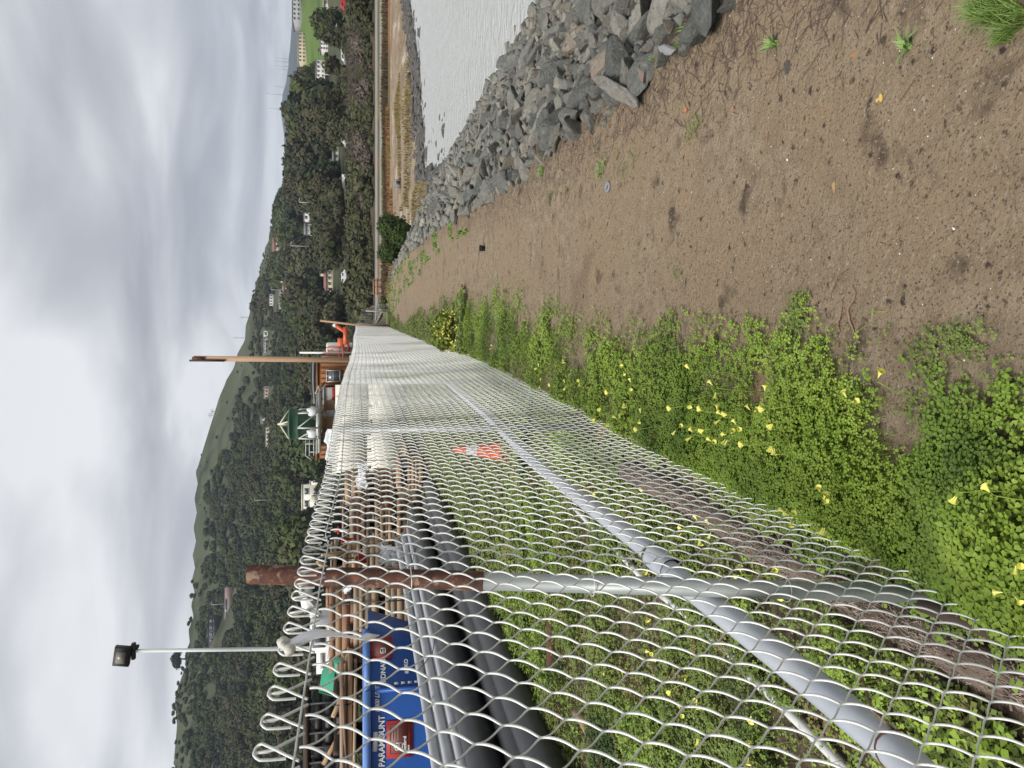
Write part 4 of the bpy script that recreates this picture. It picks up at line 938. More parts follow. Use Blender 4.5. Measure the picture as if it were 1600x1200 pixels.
def flowers():
    rs = np.random.RandomState(97)
    def bell(m, P, d, L):
        d = d/np.linalg.norm(d); a = np.cross(d, [0.3, .2, 1.]); a /= np.linalg.norm(a); b = np.cross(d, a); V = []
        prof = [(.07, 0), (.11, .35), (.22, .78), (.40, 1.0)]
        for r, t in prof:
            for k in range(10):
                rr = r*(1+(.18 if (t == 1.0 and k % 2) else 0)); u = 2*pi*k/10; V.append(P+d*L*t+L*rr*(cos(u)*a+sin(u)*b))
        m.add(V, [(i*10+k, i*10+(k+1) % 10, (i+1)*10+(k+1) % 10, (i+1)*10+k) for i in range(3) for k in range(10)])
    protos = []
    for i in range(4):
        ms = MB(); mp_ = MB(); H = .22; lean = rs.uniform(-.05, .05, 2)
        P = [(lean[0]*t*t, lean[1]*t*t, H*t) for t in np.linspace(0, 1, 6)]; ms.tube(P, [.0016]*6, 5); top = np.array(P[-1])
        for k in range(rs.randint(2, 5)):
            u = rs.uniform(0, 6.28); e_ = top+np.array([.018*cos(u), .018*sin(u), rs.uniform(-.004, .014)]); ms.tube([top, (top+e_)/2+[0, 0, .004], e_], .0009, 4); bell(mp_, e_, np.array([cos(u), sin(u), rs.uniform(-.1, .9)]), .025)
        ml = mesh_np('stalk', np.vstack(ms.v), [np.vstack(ms.q), np.vstack(ms.t)], M['stem']); mb = mesh_np('blossom', np.vstack(mp_.v), [np.vstack(mp_.q)], M['petal'], True); protos.append((ml, mb))
    right = [(1212, 632), (1140, 650), (1168, 655), (1150, 668), (1110, 645), (1120, 647), (1136, 660), (1142, 673), (1178, 692), (1103, 672), (1090, 689), (1112, 695), (1205, 672), (1208, 690), (1145, 684), (1062, 662), (1200, 640), (1212, 660), (970, 568), (985, 600), (958, 612), (975, 625), (905, 583), (885, 607), (865, 603), (880, 558), (842, 585), (845, 595), (935, 640), (945, 660), (965, 668), (1000, 645), (1005, 665),
             (1080, 582), (1085, 613), (1122, 612), (1060, 630), (940, 635), (1312, 632), (1240, 1000-190), (1290, 790), (1285, 785), (1270, 762), (1235, 812), (1580, 790), (1592, 735), (1588, 850), (1590, 925), (1365, 625), (1500, 770), (770, 545), (735, 555), (710, 560)]
    for i, (px, py) in enumerate(right):
        h = .20 if px < 1500 else .30
        P = onz(px, py, h); ml, mb = protos[i % 4]; 
        if P[0] < -.68: P[0] = -.66
        z = Tz(P[0], P[1]); e_ = empty('yellow_flower', (P[0], P[1], z), None, 'flower', rz=rs.uniform(0, 6)); k = (h-z)/.22; e_.scale = (k, k, k) if px < 1500 else (k*.5, k*.5, k*.5); e_.location.z = z+(0 if px < 1500 else k*.11)
        near = px > 1250
        tag(e_, 'yellow trumpet blossoms on a thin stalk in the near clover clump by the fence foot' if near else 'yellow trumpet blossoms on a thin stalk along the clover verge of the path', None, 'near yellow flowers by the fence foot' if near else 'yellow flowers along the path verge')
        link('stalk', ml, e_); link('blossom', mb, e_)
    left = [(1095, 775), (1075, 832), (1045, 868), (1000, 888), (1010, 960), (1018, 1005), (1025, 1022), (1055, 1062), (1072, 1068), (1088, 1075), (1065, 1110), (1090, 1125), (1210, 835), (1235, 845), (1120, 735), (1095, 700), (945, 1060), (1185, 1100), (1160, 905), (935, 755), (1010, 740), (880, 640), (1175, 1165)]
    for i, (px, py) in enumerate(left):
        P = onz(px, py, .2); ml, mb = protos[(i+1) % 4]; P[0] = min(P[0], -.86); z = Tz(P[0], P[1]); e_ = empty('yellow_flower', (P[0], P[1], z), 'yellow trumpet blossoms on a thin stalk in the yard behind the fence mesh', 'flower', 'yellow flowers behind the fence', rz=rs.uniform(0, 6)); e_.scale = (.95, .95, .95)
        link('stalk', ml, e_); link('blossom', mb, e_)
    # flowering mound beside the fence farther on
    P = onz(718, 517); e_ = empty('flowering_bush', P, 'rounded bush covered in small yellow flowers at the foot of the fence', 'bush')
    v, q = crown_arr(rs, R=.36, H=.42, z0=.22, lobes=9, cards=1500, card=.022); link('foliage', mesh_np('foliage', v, [q], M['leafy']), e_)
    d = rs.normal(size=(900, 3)); d /= np.linalg.norm(d, axis=1)[:, None]; d[:, 2] = np.abs(d[:, 2]); c = d*np.array([.38, .40, .40])*rs.uniform(.75, 1.12, (900, 1)); a = rs.normal(size=(900, 3))*.0085; b = rs.normal(size=(900, 3))*.0085
    o = link('blossoms', mesh_np('blossoms', np.stack([c-a, c+b, c+a, c-b], 1), [np.arange(3600).reshape(-1, 4)], M['petal']), e_)
flowers()

# ------------------------------------------------------------------ path details
def path_details():
    rs = np.random.RandomState(111)
    def chips(name, label, N, smin, smax, mt, ypow=1.6, lift=.0):
        y = .75+22*rs.uniform(0, 1, N)**ypow; x = rs.uniform(-.8, 1.75, N); ok = x < np.interp(y, *XT)+.1; x, y = x[ok], y[ok]
        P = np.stack([x, y, T(x, y)+lift], 1); v, f = rock_arr(rs, 1); v = v*np.array([1, 1, .55]); V, Q = instance_arrays((v, f), P, rs.uniform(0, 1, len(P))**3*(smax-smin)+smin, rs)
        tag(link(name, mesh_np(name, V, [Q], mt)), label, 'pebbles', kind='stuff')
    chips('shell_chips', 'tiny white shell and stone chips scattered over the dirt path', 4200, .0010, .0045, mat('shell_white', (.72, .70, .66), .6), 1.5, .001)
    chips('gravel', 'small brown gravel and clods pressed into the dirt path', 22000, .0015, .008, mat('clods', (.165, .120, .085), .95, (.10, .072, .05), 40, spec=.1), 1.5)
    chips('dark_grit', 'dark grit and crumbs on the dirt path', 8000, .0015, .006, mat('dark_grit', (.055, .045, .038), .95), 1.4)
    # bark litter and dead stems along the top of the bank
    N = 9000; y = 1.2+20*rs.uniform(0, 1, N)**1.6; xt = np.interp(y, *XT); x = xt+rs.normal(size=N)*.19-.07; L = rs.uniform(.01, .06, N); a = rs.uniform(0, pi, N)
    P = np.stack([x, y, T(x, y)+.004], 1); d = np.stack([np.cos(a)*L, np.sin(a)*L, rs.uniform(-.2, .5, N)*L*.5], 1); w = np.stack([-np.sin(a), np.cos(a), 0*a], 1)*.0016
    V = np.stack([P-d-w, P-d+w, P+d+w, P+d-w], 1).reshape(-1, 3)
    tag(link('bark_litter', mesh_np('bark_litter', V, [np.arange(4*N).reshape(-1, 4)], mat('litter', (.15, .10, .075), .9, (.05, .035, .03), 20))), 'dead stems and bark litter along the top edge of the bank', 'litter', kind='stuff')
    # bare roots
    def roots(label, lines, r, z=.004):
        e_ = None; m = MB(); base = onz(*lines[0][0])
        for ln in lines:
            P = np.array([onz(px, py, z+.006*sin(i*1.7)) for i, (px, py) in enumerate(ln)]); t = np.linspace(0, 1, len(P)); tt = np.linspace(0, 1, 14)
            Q_ = np.stack([np.interp(tt, t, P[:, k]) for k in range(3)], 1); Q_[:, :2] += (rs.rand(14, 2)-.5)*.006; Q_[:, 2] = T(Q_[:, 0], Q_[:, 1])+.002+.006*np.sin(tt*pi); m.tube(Q_-base, r*np.interp(tt, [0, .5, 1], [.5, 1.1, .45]), 6)
        o = m.link('bare_root', M['root'], None, True, base); tag(o, label, 'root')
    roots('forked bare root lying across the dirt beside the clover edge', [[(1304, 508), (1312, 500), (1318, 488), (1321, 472)], [(1336, 445), (1338, 462), (1330, 482), (1333, 500), (1336, 515), (1340, 530)], [(1318, 488), (1310, 502), (1316, 520)]], .0042)
    roots('thin curved root on the path left of the forked one', [[(1298, 470), (1302, 450), (1312, 435), (1318, 430)]], .0018)
    roots('thin dark rootlet in the middle of the path', [[(1255, 400), (1262, 392), (1270, 398)]], .0014)
    roots('straight dark twig lying on the path near the water side', [[(1150, 140), (1149, 130), (1152, 112), (1151, 100)]], .002)
    # leaves and odd bits lying on the path
    def bit(name, label, cat, px, py, s_, mt, shape='leaf', ang=0.):
        P = onz(px, py, .004); m = MB()
        if shape == 'leaf':
            t = np.linspace(0, 1, 7); w = np.sin(t*pi)**.8*.32; V = []
            for tt, ww in zip(t, w): V += [(tt-.5, -ww, .05+.10*ww), (tt-.5, 0, .02), (tt-.5, ww, .08*ww+.05)]
            V = np.array(V)*s_@rotz(ang).T; q = [(3*i+k, 3*i+3+k, 3*i+4+k, 3*i+1+k) for i in range(6) for k in (0, 1)]; m.add(V, q)
        elif shape == 'stone': v, f = rock_arr(np.random.RandomState(int(px)), 2); m.add(v*s_*np.array([1, .8, .35])@rotz(ang).T, None, f)
        P[2] = Tz(P[0], P[1])+.001; tag(m.link(name, mt, None, False, P), label, cat)
    ym = mat('dead_leaf_yellow', (.62, .42, .10), .7, (.5, .3, .08), 60); om = mat('dead_leaf_orange', (.45, .16, .05), .7)
    bit('fallen_leaf', 'yellow fallen leaf beside a dark patch on the path', 'leaf', 1380, 153, .030, ym, ang=.4)
    bit('fallen_leaf', 'pale ochre leaf lying next to the yellow one', 'leaf', 1374, 157, .018, ym, ang=2)
    bit('brick_chip', 'orange-brown brick chip on the path near the rightmost weeds', 'chip', 1337, 87, .010, om, 'stone')
    bit('brick_chip', 'small red-orange chip close to the riprap edge', 'chip', 1109, 109, .010, mat('brick_red', (.50, .12, .05), .8), 'stone')
    bit('brick_chip', 'orange-red chip between riprap and the narrow weed strip', 'chip', 1141, 168, .012, mat('brick_orange', (.50, .17, .07), .8), 'stone')
    bit('bark_chip', 'orange sliver of bark left of the orange-red chip', 'chip', 1070, 172, .045, om, ang=.7)
    bit('flat_stone', 'ochre flat stone sunk in the middle of the path', 'stone', 1302, 291, .026, mat('ochre_stone', (.34, .22, .11), .9), 'stone')
    bit('flat_stone', 'small ochre stone nearer the camera than the other sunk one', 'stone', 1219, 334, .013, mat('ochre_stone2', (.36, .24, .13), .9), 'stone')
    bit('white_chip', 'bright white shell fragment alone in the middle of the path', 'shell', 1227, 250, .008, mat('shell_frag', (.75, .74, .7), .6), 'stone', 1.)
    bit('white_chip', 'white shell fragment beside the yellow flower stalk corner of the photo', 'shell', 1491, 357, .007, mat('shell_frag2', (.75, .74, .7), .6), 'stone', 1.)
    # disc with a hole and small black cup
    P = onz(950, 292); P[2] = Tz(P[0], P[1])+.006; m = MB(); m.lathe([(.014, 0), (.036, 0), (.038, .004), (.034, .009), (.016, .009), (.014, 0)], 24, R=rotx(.12)); tag(m.link('metal_disc', mat('dull_disc', (.20, .21, .23), .5), None, True, P), 'flat grey disc with a centre hole lying on the dirt', 'disc')
    P = onz(757, 388); P[2] = Tz(P[0], P[1]); m = MB(); m.lathe([(.0, 0), (.034, 0), (.042, .07), (.044, .073), (.038, .073), (.032, .004), (0, .004)], 18); tag(m.link('plastic_cup', mat('dark_cup', (.03, .03, .03), .5), None, True, P), 'small black plastic pot standing on the path', 'pot')
    # individual weeds
    def weed(label, px, py, n, L, w, mt='grassb', group=None, lean=1.2, name='weed', cat='plant'):
        P = onz(px, py); z = Tz(P[0], P[1]); base = np.zeros((n, 3)); u = rs.uniform(0, 2*pi, n); base[:, 0] = np.cos(u)*.006*sqrt(n)*.3; base[:, 1] = np.sin(u)*.006*sqrt(n)*.3
        v, q, t = blades(n, base, rs.uniform(.5, 1, n)*L, w, rs, lean); tag(link(name, mesh_np(name, v, [q, t], M[mt]), None, (P[0], P[1], z)), label, cat, group)
    def spread(label, pts, n, L, w, mt='leafd', name='weed'):
        P = np.array([onz(a, b) for a, b in pts]); c0 = P.mean(0); V = []; idx = rs.randint(0, len(P), n); B = P[idx]+rs.normal(size=(n, 3))*np.array([.022, .035, 0]); B[:, 2] = T(B[:, 0], B[:, 1])+rs.uniform(.004, .03, n)
        v, q = leaves(B-c0, rs.uniform(.5, 1, n)*L, rs, True); tag(link(name, mesh_np(name, v, [q], M[mt]), None, c0), label, 'plant')
    M['weedg'] = mat('fresh_weed', (.14, .24, .05), .6, (.20, .30, .08), 30)
    weed('small bright rosette weed with narrow leaves nearer the riprap side', 1213, 68, 16, .07, .010, 'weedg', lean=1.5)
    weed('light green rosette weed alone near the far right of the path', 1426, 73, 13, .06, .012, 'weedg', lean=1.6)
    weed('large grass clump at the right corner of the path', 1565, 14, 300, .11, .003, 'grassb', lean=.9, name='grass_clump', cat='grass')
    weed('second grass clump beside the large corner one', 1598, 30, 220, .10, .003, 'grassb', lean=.9, name='grass_clump', cat='grass')
    weed('short grass tuft just below the two corner clumps', 1580, 55, 90, .06, .003, 'grassb', lean=.9, name='grass_clump', cat='grass')
    weed('grassy tuft between the green stone and the pinkish one', 1082, 45, 60, .09, .004, 'weedg', lean=.9, name='grass_tuft', cat='grass')
    weed('grassy tuft close to the pale slab', 1070, 70, 40, .08, .004, 'weedg', lean=.9, name='grass_tuft', cat='grass')
    weed('tuft of thin grass by the pinkish stone', 1025, 92, 26, .06, .003, 'weedg', lean=.9, name='grass_tuft', cat='grass')
    spread('narrow strip of small dark green weeds on the path', [(1085, 198), (1078, 210), (1092, 190)], 90, .008, 0)
    spread('feathery green weed patch near the grey disc', [(938, 262), (940, 272), (945, 255)], 150, .010, 0, 'weedg')
    spread('small weed patch right of the grey disc', [(975, 268), (990, 250), (974, 262)], 70, .008, 0)
    spread('little weed patch above the disc towards the riprap', [(935, 235), (965, 243)], 60, .008, 0)
    spread('bright weed tuft at the foot of the blocky grey stone', [(847, 262), (848, 252), (845, 270)], 260, .013, 0, 'weedg')
    spread('small weeds half way between cup and disc', [(860, 312), (886, 300), (862, 305)], 120, .010, 0)
    spread('tiny weed at the left end of the middle of the path', [(1058, 420), (1060, 430)], 40, .008, 0)
    spread('low dark weed clump near the near right end of the clover', [(1440, 540), (1455, 560), (1470, 530), (1448, 575)], 190, .010, 0)
    spread('round dark weed clump close to the forked root', [(1515, 520), (1520, 545), (1500, 530)], 170, .010, 0)
    spread('small leafy weed standing in the bare notch of the clover', [(1438, 640), (1442, 655), (1430, 630)], 80, .010, 0)
    spread('leafy weed tongue pushing out of the clover towards the path', [(1250, 470), (1250, 490), (1246, 510), (1240, 530), (1252, 500)], 420, .010, 0, 'leafd')
path_details()

# ------------------------------------------------------------------ things in the yard close behind the fence
def yard_near():
    rs = np.random.RandomState(121)
    # straw roll
    y = np.linspace(.6, 4.2, 70); x = -.885+.018*np.sin(y*2.2)-.02*(y-2); m = MB(); m.tube(np.stack([x, y, .0+0*y], 1), .058+.008*np.sin(y*9), 18)
    v = np.vstack(m.v); v += (rs.rand(*v.shape)-.5)*.007; m.v = [v]; w = empty('straw_roll', (-.9, 2.5, 0), 'brown fibre erosion roll lying along the foot of the fence inside the yard', 'straw roll'); o = np.array([-.9, 2.5, 0])
    m.v = [v-o]; m.link('roll', M['wattle'], w)
    N = 9000; yy = rs.uniform(.6, 4.15, N); xx = -.885+.018*np.sin(yy*2.2)-.02*(yy-2); a = rs.uniform(0, pi, N); r = .062; P = np.stack([xx+r*np.cos(a), yy, .0+r*np.sin(a)], 1)-o; d = rs.normal(size=(N, 3))*np.array([.006, .018, .006]); wv = rs.normal(size=(N, 3))*.0009
    f = link('loose_straw', mesh_np('loose_straw', np.stack([P-d-wv, P-d+wv, P+d+wv, P+d-wv], 1), [np.arange(4*N).reshape(-1, 4)], mat('loose_straw', (.27, .215, .175), .95)), w); f['kind'] = 'stuff'
    # small board on the roll
    A = onz(1490, 965, .13); m = MB(); m.box((0, 0, 0), (.035, .24, .012), rotz(.1)@roty(.3)); tag(m.link('short_board', M['darkgap'], None, False, A), 'short dark brown board lying on the fibre roll', 'board')
    # traffic cone
    P = np.array([-1.47, 7.8, 0]); e_ = empty('traffic_cone', P, 'orange traffic cone with a pale band standing in the yard weeds', 'cone'); e_.rotation_euler = (radians(-3), radians(2), 0)
    def cz(z): return .125-(.125-.022)*(z/.60)
    m = MB(); m.lathe([(cz(z), z) for z in (.02, .2, .355)], 28); m.lathe([(cz(z), z) for z in (.47, .60)]+[(.014, .605), (.0, .60)], 28); m.link('cone_body', M['orange'], e_, True)
    m = MB(); m.lathe([(cz(z)+.002, z) for z in (.355, .47)], 28); m.link('reflective_band', M['coneband'], e_, True)
    m = MB(); m.box((0, 0, .012), (.34, .34, .024), bev=.04); m.link('base_plate', M['orange'], e_)
    # rusty angle iron and broken branch
    a = onz(868, 940, .03); b = onz(868, 1038, .03); d = b-a; L = np.linalg.norm(d); ang = atan2(d[1], d[0]); m = MB(); m.box((0, 0, .035), (L, .012, .08), rotz(ang)); m.box((0, .03, 0), (L, .07, .010), rotz(ang)); tag(m.link('rusty_angle_bar', mat('brown_bar', (.10, .045, .03), .85), None, False, (a+b)/2), 'rust-brown angle bar lying in the weeds in front of the black pipes', 'bar')
    ln = [(900, 1113), (912, 1128), (922, 1150), (930, 1172), (942, 1196), (960, 1225)]; P = np.array([onz(px, py, .05) for px, py in ln]); m = MB(); m.tube(P, [.030, .036, .030, .034, .028, .02], 9); m.tube([P[3], P[3]+[.10, .05, .05], P[3]+[.22, .06, .03]], [.02, .014, .006], 6)
    tag(m.link('broken_branch', mat('dead_wood', (.40, .28, .16), .85, (.26, .16, .09), 12, .004, 30), None, True), 'pale broken branch on the ground at the near end of the black pipes', 'branch')
    m = MB(); m.tube([onz(860, 1080, .1), onz(880, 1120, .05), onz(897, 1165, .02)], .006, 6); tag(m.link('thin_rod', M['rust'], None, True), 'thin rusty rod leaning against the nearest black pipe', 'rod')
    tag(MB().tube([onz(772, 770, .02), onz(780, 765, .05), onz(792, 750, .03), onz(808, 733, .02)], .022, 8).link('bleached_stick', M['wood2'], None, True), 'bleached stick lying in the yard grass below the traffic cone', 'stick')
    # large black pipes
    def pipe(x, z, r, y0, y1, label, dx=0., bore=True):
        e_ = empty('black_pipe', (x, y0, z), label, 'pipe', None); n = 24; yy = np.linspace(0, y1-y0, n); xx = dx*yy+.012*np.sin(yy*.8+x*5)
        m = MB(); m.tube(np.stack([xx, yy, .006*np.sin(yy*1.1+z*9)], 1), r, 26, cap=False); m.link('outer_wall', M['blackpipe'], e_, True)
        m = MB(); m.tube(np.stack([xx, yy, .006*np.sin(yy*1.1+z*9)], 1), r*.86, 20, cap=False); u = 2*pi*np.arange(26)/26
        for yy_, xx_ in ((0, 0), (y1-y0, dx*(y1-y0)+.012*sin((y1-y0)*.8+x*5))):
            m.add([(xx_+rr*cos(q), yy_, rr*sin(q)) for rr in (r, r*.86) for q in u], [(i, (i+1) % 26, 26+(i+1) % 26, 26+i) for i in range(26)])
        m.link('bore', M['black'], e_, True); return e_
    pipe(-3.47, .165, .165, .5, 14.8, 'black plastic pipe on the ground, nearest the fence of the big pipes')
    pipe(-3.86, .170, .165, .5, 14.9, 'black plastic pipe on the ground, second from the fence')
    pipe(-4.24, .170, .165, .5, 14.6, 'black plastic pipe on the ground, third from the fence')
    pipe(-4.08, .48, .165, .5, 15.0, 'black plastic pipe resting on top of the second and third ones')
    pipe(-4.62, .170, .165, .5, 14.7, 'black plastic pipe on the ground, farthest from the fence')
    spots = [(-4.33, .40), (-4.45, .40), (-4.57, .40), (-4.31, .51), (-4.43, .51), (-4.55, .51), (-4.31, .62), (-4.43, .62), (-4.43, .725), (-4.55, .725), (-4.55, .80+.03)]
    for i, (x, z) in enumerate(spots):
        e_ = empty('grey_conduit', (x, .5, z), 'grey plastic conduit in the bundle lying on top of the black pipes', 'pipe', 'grey conduits stacked on the black pipes'); L = 13.8+.8*rs.rand()
        yy = np.linspace(0, L, 20); m = MB(); m.tube(np.stack([.01*np.sin(yy+i), yy, 0*yy], 1), .054, 14); m.link('length', M['greypipe'], e_, True)
        m = MB(); yb = rs.uniform(3, 8); m.tube([(0.01*sin(yb+i), yb, 0), (0.01*sin(yb+i), yb+.25, 0)], .0575, 14); m.link('socket', M['greypipe'], e_, True)
    m = MB()
    for yy in (2.6, 5.4, 9, 12.5): m.tube([(-3.95, yy, .60), (-4.08, yy, .66), (-4.28, yy, .69), (-4.40, yy, .79), (-4.52, yy, .90), (-4.62, yy, .86), (-4.63, yy, .4)], .006, 4)
    tag(m.link('pipe_strap', M['strap'], None), 'thin dark straps running over the grey conduit bundle', 'strap')
yard_near()

def text_mesh(txt, size, mt, parent, loc, bold=0.0, shear=0.0, name='lettering', rot=0.0, spacing=1.0):
    cu = bpy.data.curves.new('lettering', 'FONT'); cu.body = txt; cu.size = size; cu.extrude = .002; cu.offset = bold; cu.shear = shear; cu.space_character = spacing; cu.align_x = 'LEFT'
    o = bpy.data.objects.new('tmp', cu); COL.objects.link(o); dg = bpy.context.evaluated_depsgraph_get(); me = bpy.data.meshes.new_from_object(o.evaluated_get(dg)); bpy.data.objects.remove(o)
    me.materials.clear(); me.materials.append(mt); n = link(name, me, parent); n.location = loc; n.rotation_euler = (pi/2, rot, 0); return n

def blue_bin():
    b = 11.2; P0 = onb(577, 1077, b); k = b/FPX      # corner between long side and end
    e_ = empty('waste_bin', (P0[0], P0[1], 0), 'large blue steel waste bin with red signs behind the pipes', 'waste bin', rz=YAW); ztop = P0[2]; H = ztop; L = 3.2
    xr = (1077-1007)*k     # visible end panel
    rim = .10
    v = []; tl = (-L, 0, ztop-.02); 
    # body: long front side, slanting end panel
    F = [(-L, .0, .15), (0, 0, .15), (0, 0, ztop), (-L, -.0, ztop)]
    E_ = [(0, 0, .15), (xr-.47, .35, .15), (xr, .45, ztop), (0, 0, ztop)]
    B = [(-L, 1.7, .15), (xr-.47, 1.7, .15), (xr, 1.7, ztop), (-L, 1.7, ztop)]
    m = MB(); m.add(F+E_+B, [(0, 1, 2, 3), (4, 5, 6, 7), (5, 9, 10, 6), (9, 8, 11, 10), (8, 0, 3, 11)]); m.link('bin_body', M['blue'], e_)
    m = MB(); R = .055
    m.box((-L/2, -.03, ztop+.03), (L, .16, .10), rotx(.0)); ang = atan2(.45, xr); m.box((xr/2, .225, ztop+.03), (hypot(xr, .45)+.05, .12, .09), rotz(ang)); m.box((-L/2, 1.7, ztop+.04), (L+xr, .1, .1)); m.link('rim', M['bluerim'], e_)
    for x in (-2.3, -.02):
        m = MB(); m.box((x, -.03, ztop/2), (.06, .05, ztop-.2)); m.link('side_rib', M['blue'], e_)
    def spt(py, px): return -(py-1077)*k, ztop-(px-577)*k         # picture position on the long face
    def sign(y0, y1, x0, x1, skew=0):
        xa, za = spt(y1, x0); xb, zb = spt(y0, x1); w = xb-xa; h = za-zb; c = ((xa+xb)/2, -.012, (za+zb)/2)
        m = MB(); m.box(c, (w, .012, h)); s_ = m.link('red_panel', M['redsign'], e_); m = MB(); m.box((c[0], -.020, c[2]), (w*.82, .012, h*.80)); m.link('brown_field', M['brownsign'], s_)
        m = MB(); f = .005; 
        for dx, dz, ww, hh in ((0, h*.36, w*.76, f), (0, -h*.36, w*.76, f), (w*.38, 0, f, h*.72), (-w*.38, 0, f, h*.72)): m.box((c[0]+dx, -.028, c[2]+dz), (ww, .004, hh))
        m.link('border_line', M['redsign'], s_)
        # small emblem: frame with a bar through it
        m = MB(); ex = c[0]-w*.18; ez = c[2]+h*.02; q = h*.13
        for dx, dz, ww, hh in ((0, q, 2*q, .012), (0, -q, 2*q, .012), (-q, 0, .012, 2*q), (q, 0, .012, 2*q), (0, 0, 2*q, .012), (0, q*1.35, q, .012)): m.box((ex+dx, -.030, ez+dz), (ww, .005, hh))
        m.link('emblem', M['white'], s_)
        text_mesh('Confined', h*.17, M['white'], s_, (c[0]-w*.36, -.030, c[2]-h*.25), .002); text_mesh('Space', h*.12, M['white'], s_, (c[0]-w*.36, -.030, c[2]-h*.37), .001)
        m = MB()
        for i, dz in enumerate((.26, .17, .06)): m.box((c[0]+w*.16, -.030, c[2]+h*dz), (w*.34, .004, h*.022))
        m.link('text_line', M['pinkwall'], s_)
        return s_
    sign(1128, 1186, 603, 643)
    x_, z_ = spt(1185, 600); text_mesh('PARAMOUNT', .125, M['white'], e_, (x_-.12, -.012, z_), .003)
    x_, z_ = spt(1120, 592); text_mesh('1-800 LINE', .085, M['white'], e_, (x_+.06, -.012, z_), .002, shear=.3)
    xa, za = spt(1172, 581); m = MB(); m.box((xa+.14, -.014, za-.05), (.29, .012, .07), roty(.06)); m.link('white_sticker', M['sticker'], e_)
    xa, za = spt(1163, 665); m = MB(); m.box((xa+.13, -.014, za-.05), (.27, .012, .11)); m.link('white_sticker', M['sticker'], e_)
    # end panel lettering and sign, on the slanting face
    g = empty('end_face', (0, 0, 0)); g.parent = e_; g.rotation_euler = (0, 0, ang); bpy.data.objects['end_face'].name = 'end_markings'
    le = hypot(xr, .45)
    m = MB(); m.box((le*.72, -.016, ztop-.19), (le*.40, .012, .33)); s_ = m.link('red_panel', M['redsign'], g); m = MB(); m.box((le*.72, -.024, ztop-.19), (le*.31, .012, .26)); m.link('brown_field', M['brownsign'], g)
    m = MB()
    for dx, dz, ww, hh in ((0, .035, .07, .012), (0, -.035, .07, .012), (-.035, 0, .012, .07), (.035, 0, .012, .07), (0, 0, .07, .01)): m.box((le*.66+dx, -.033, ztop-.21+dz), (ww, .005, hh))
    m.link('emblem', M['white'], g)
    text_mesh('EDNAH', .10, M['white'], g, (le*.10, -.012, ztop-.24), .003); text_mesh('#TKO', .08, M['white'], g, (le*.22, -.012, ztop-.58), .002)
    for i in range(5):
        m = MB(); m.box((.05, -.012, ztop-.40-i*.10), (.035, .01, .06)); m.link('white_dash', M['white'], g)
blue_bin()

def lumber(name, label, b, px0, px1, py0, py1, mats, board_h=.09, rows=None, z0=None, turn=0.0, depth=1.1, messy=0.0, seed=0, ends=False, straps=2, group=None):
    """stack of boards lying sideways-on; picture box gives its size"""
    rs = np.random.RandomState(seed+500); A = onb(px1, (py0+py1)/2, b); top = onb(px0, (py0+py1)/2, b)[2]; w = (py1-py0)*b/FPX; zb = max(A[2], 0) if z0 is None else z0
    e_ = empty(name, (A[0], A[1], zb), label, 'lumber', group, rz=YAW+turn); H = top-zb; z = 0; k = 0
    coll = {m_: MB() for m_ in mats}; bear = MB()
    while z < H-.02:
        bh = board_h*rs.uniform(.75, 1.4); 
        if k % 5 == 0:
            bh = .12
            for x in (-w*.36, 0, w*.36): b1 = MB(); b1.box((x, depth/2, z+bh/2), (.09, depth*.96, bh-.002)); b1.link('bearer', M['darkgap'], e_)
            z += bh; k += 1; continue
        if z+bh > H+.05: bh = max(.03, H-z)
        d = 0
        while d < depth:
            bw = rs.uniform(.10, .26); L = w*rs.uniform(.90, 1.02) if not ends else w
            sh = rs.normal()*messy*.15; ff = rs.normal()*(.010+messy*.04)*(d == 0)
            R = rotz(rs.normal()*.006+rs.normal()*messy*.04)@roty(rs.normal()*messy*.02)
            if ends:      # seen end-on: many narrow ends side by side
                x = -w/2
                while x < w/2:
                    ew = rs.uniform(.04, .14); coll[mats[rs.randint(len(mats))]].box((x+ew/2, depth/2+rs.normal()*.03, z+bh/2), (ew-.006, depth, bh-.008)); x += ew
                d = depth
            else: coll[mats[rs.randint(len(mats))]].box((sh, d+bw/2+ff, z+bh/2), (L, bw-.008, bh-.008), R); d += bw
        z += bh; k += 1
    for m_, mb in coll.items():
        if mb.n: mb.link('boards', M[m_], e_)
    for i in range(straps):
        x = (-.3+.6*i/(max(straps-1, 1)))*w; m = MB(); m.box((x, -.035, H/2), (.025, .006, H)); m.box((x, depth/2, H+.02), (.025, depth, .006)); m.link('strap', M['strap'], e_)
    return e_
W1 = ['wood', 'wood2', 'wood3', 'woodred']
lumber('lumber_stack', 'big messy stack of brown timbers behind the blue bin at the photo edge', 13.6, 522, 640, 1042, 1290, ['wood', 'woodred', 'wood2', 'wood3'], .07, messy=1, seed=1)
lumber('lumber_stack', 'reddish beam stack with dark gaps right of the blue bin', 14.6, 514, 566, 915, 1052, ['woodred', 'woodred', 'wood'], .16, seed=2, z0=.72)
lumber('lumber_stack', 'pale timber stack with black straps below the reddish beams', 14.2, 550, 652, 905, 1060, ['wood3', 'wood', 'wood2', 'wood3'], .11, seed=3, straps=3, z0=.0)
lumber('lumber_stack', 'weathered pallet-like stack just right of the rusty post', 16.5, 516, 560, 862, 910, ['wood2', 'wood3'], .09, seed=4, messy=.4, z0=1.45)
lumber('lumber_stack', 'weathered stack holding the white sheets, just right of the rusty post', 16.3, 566, 648, 852, 905, ['wood2', 'wood2', 'wood3'], .14, seed=5, z0=.1)
lumber('lumber_stack', 'dark open stack of reddish boards in the middle distance', 19, 534, 640, 788, 868, ['woodred', 'wood', 'wood2'], .10, seed=6, messy=.5, z0=.1)
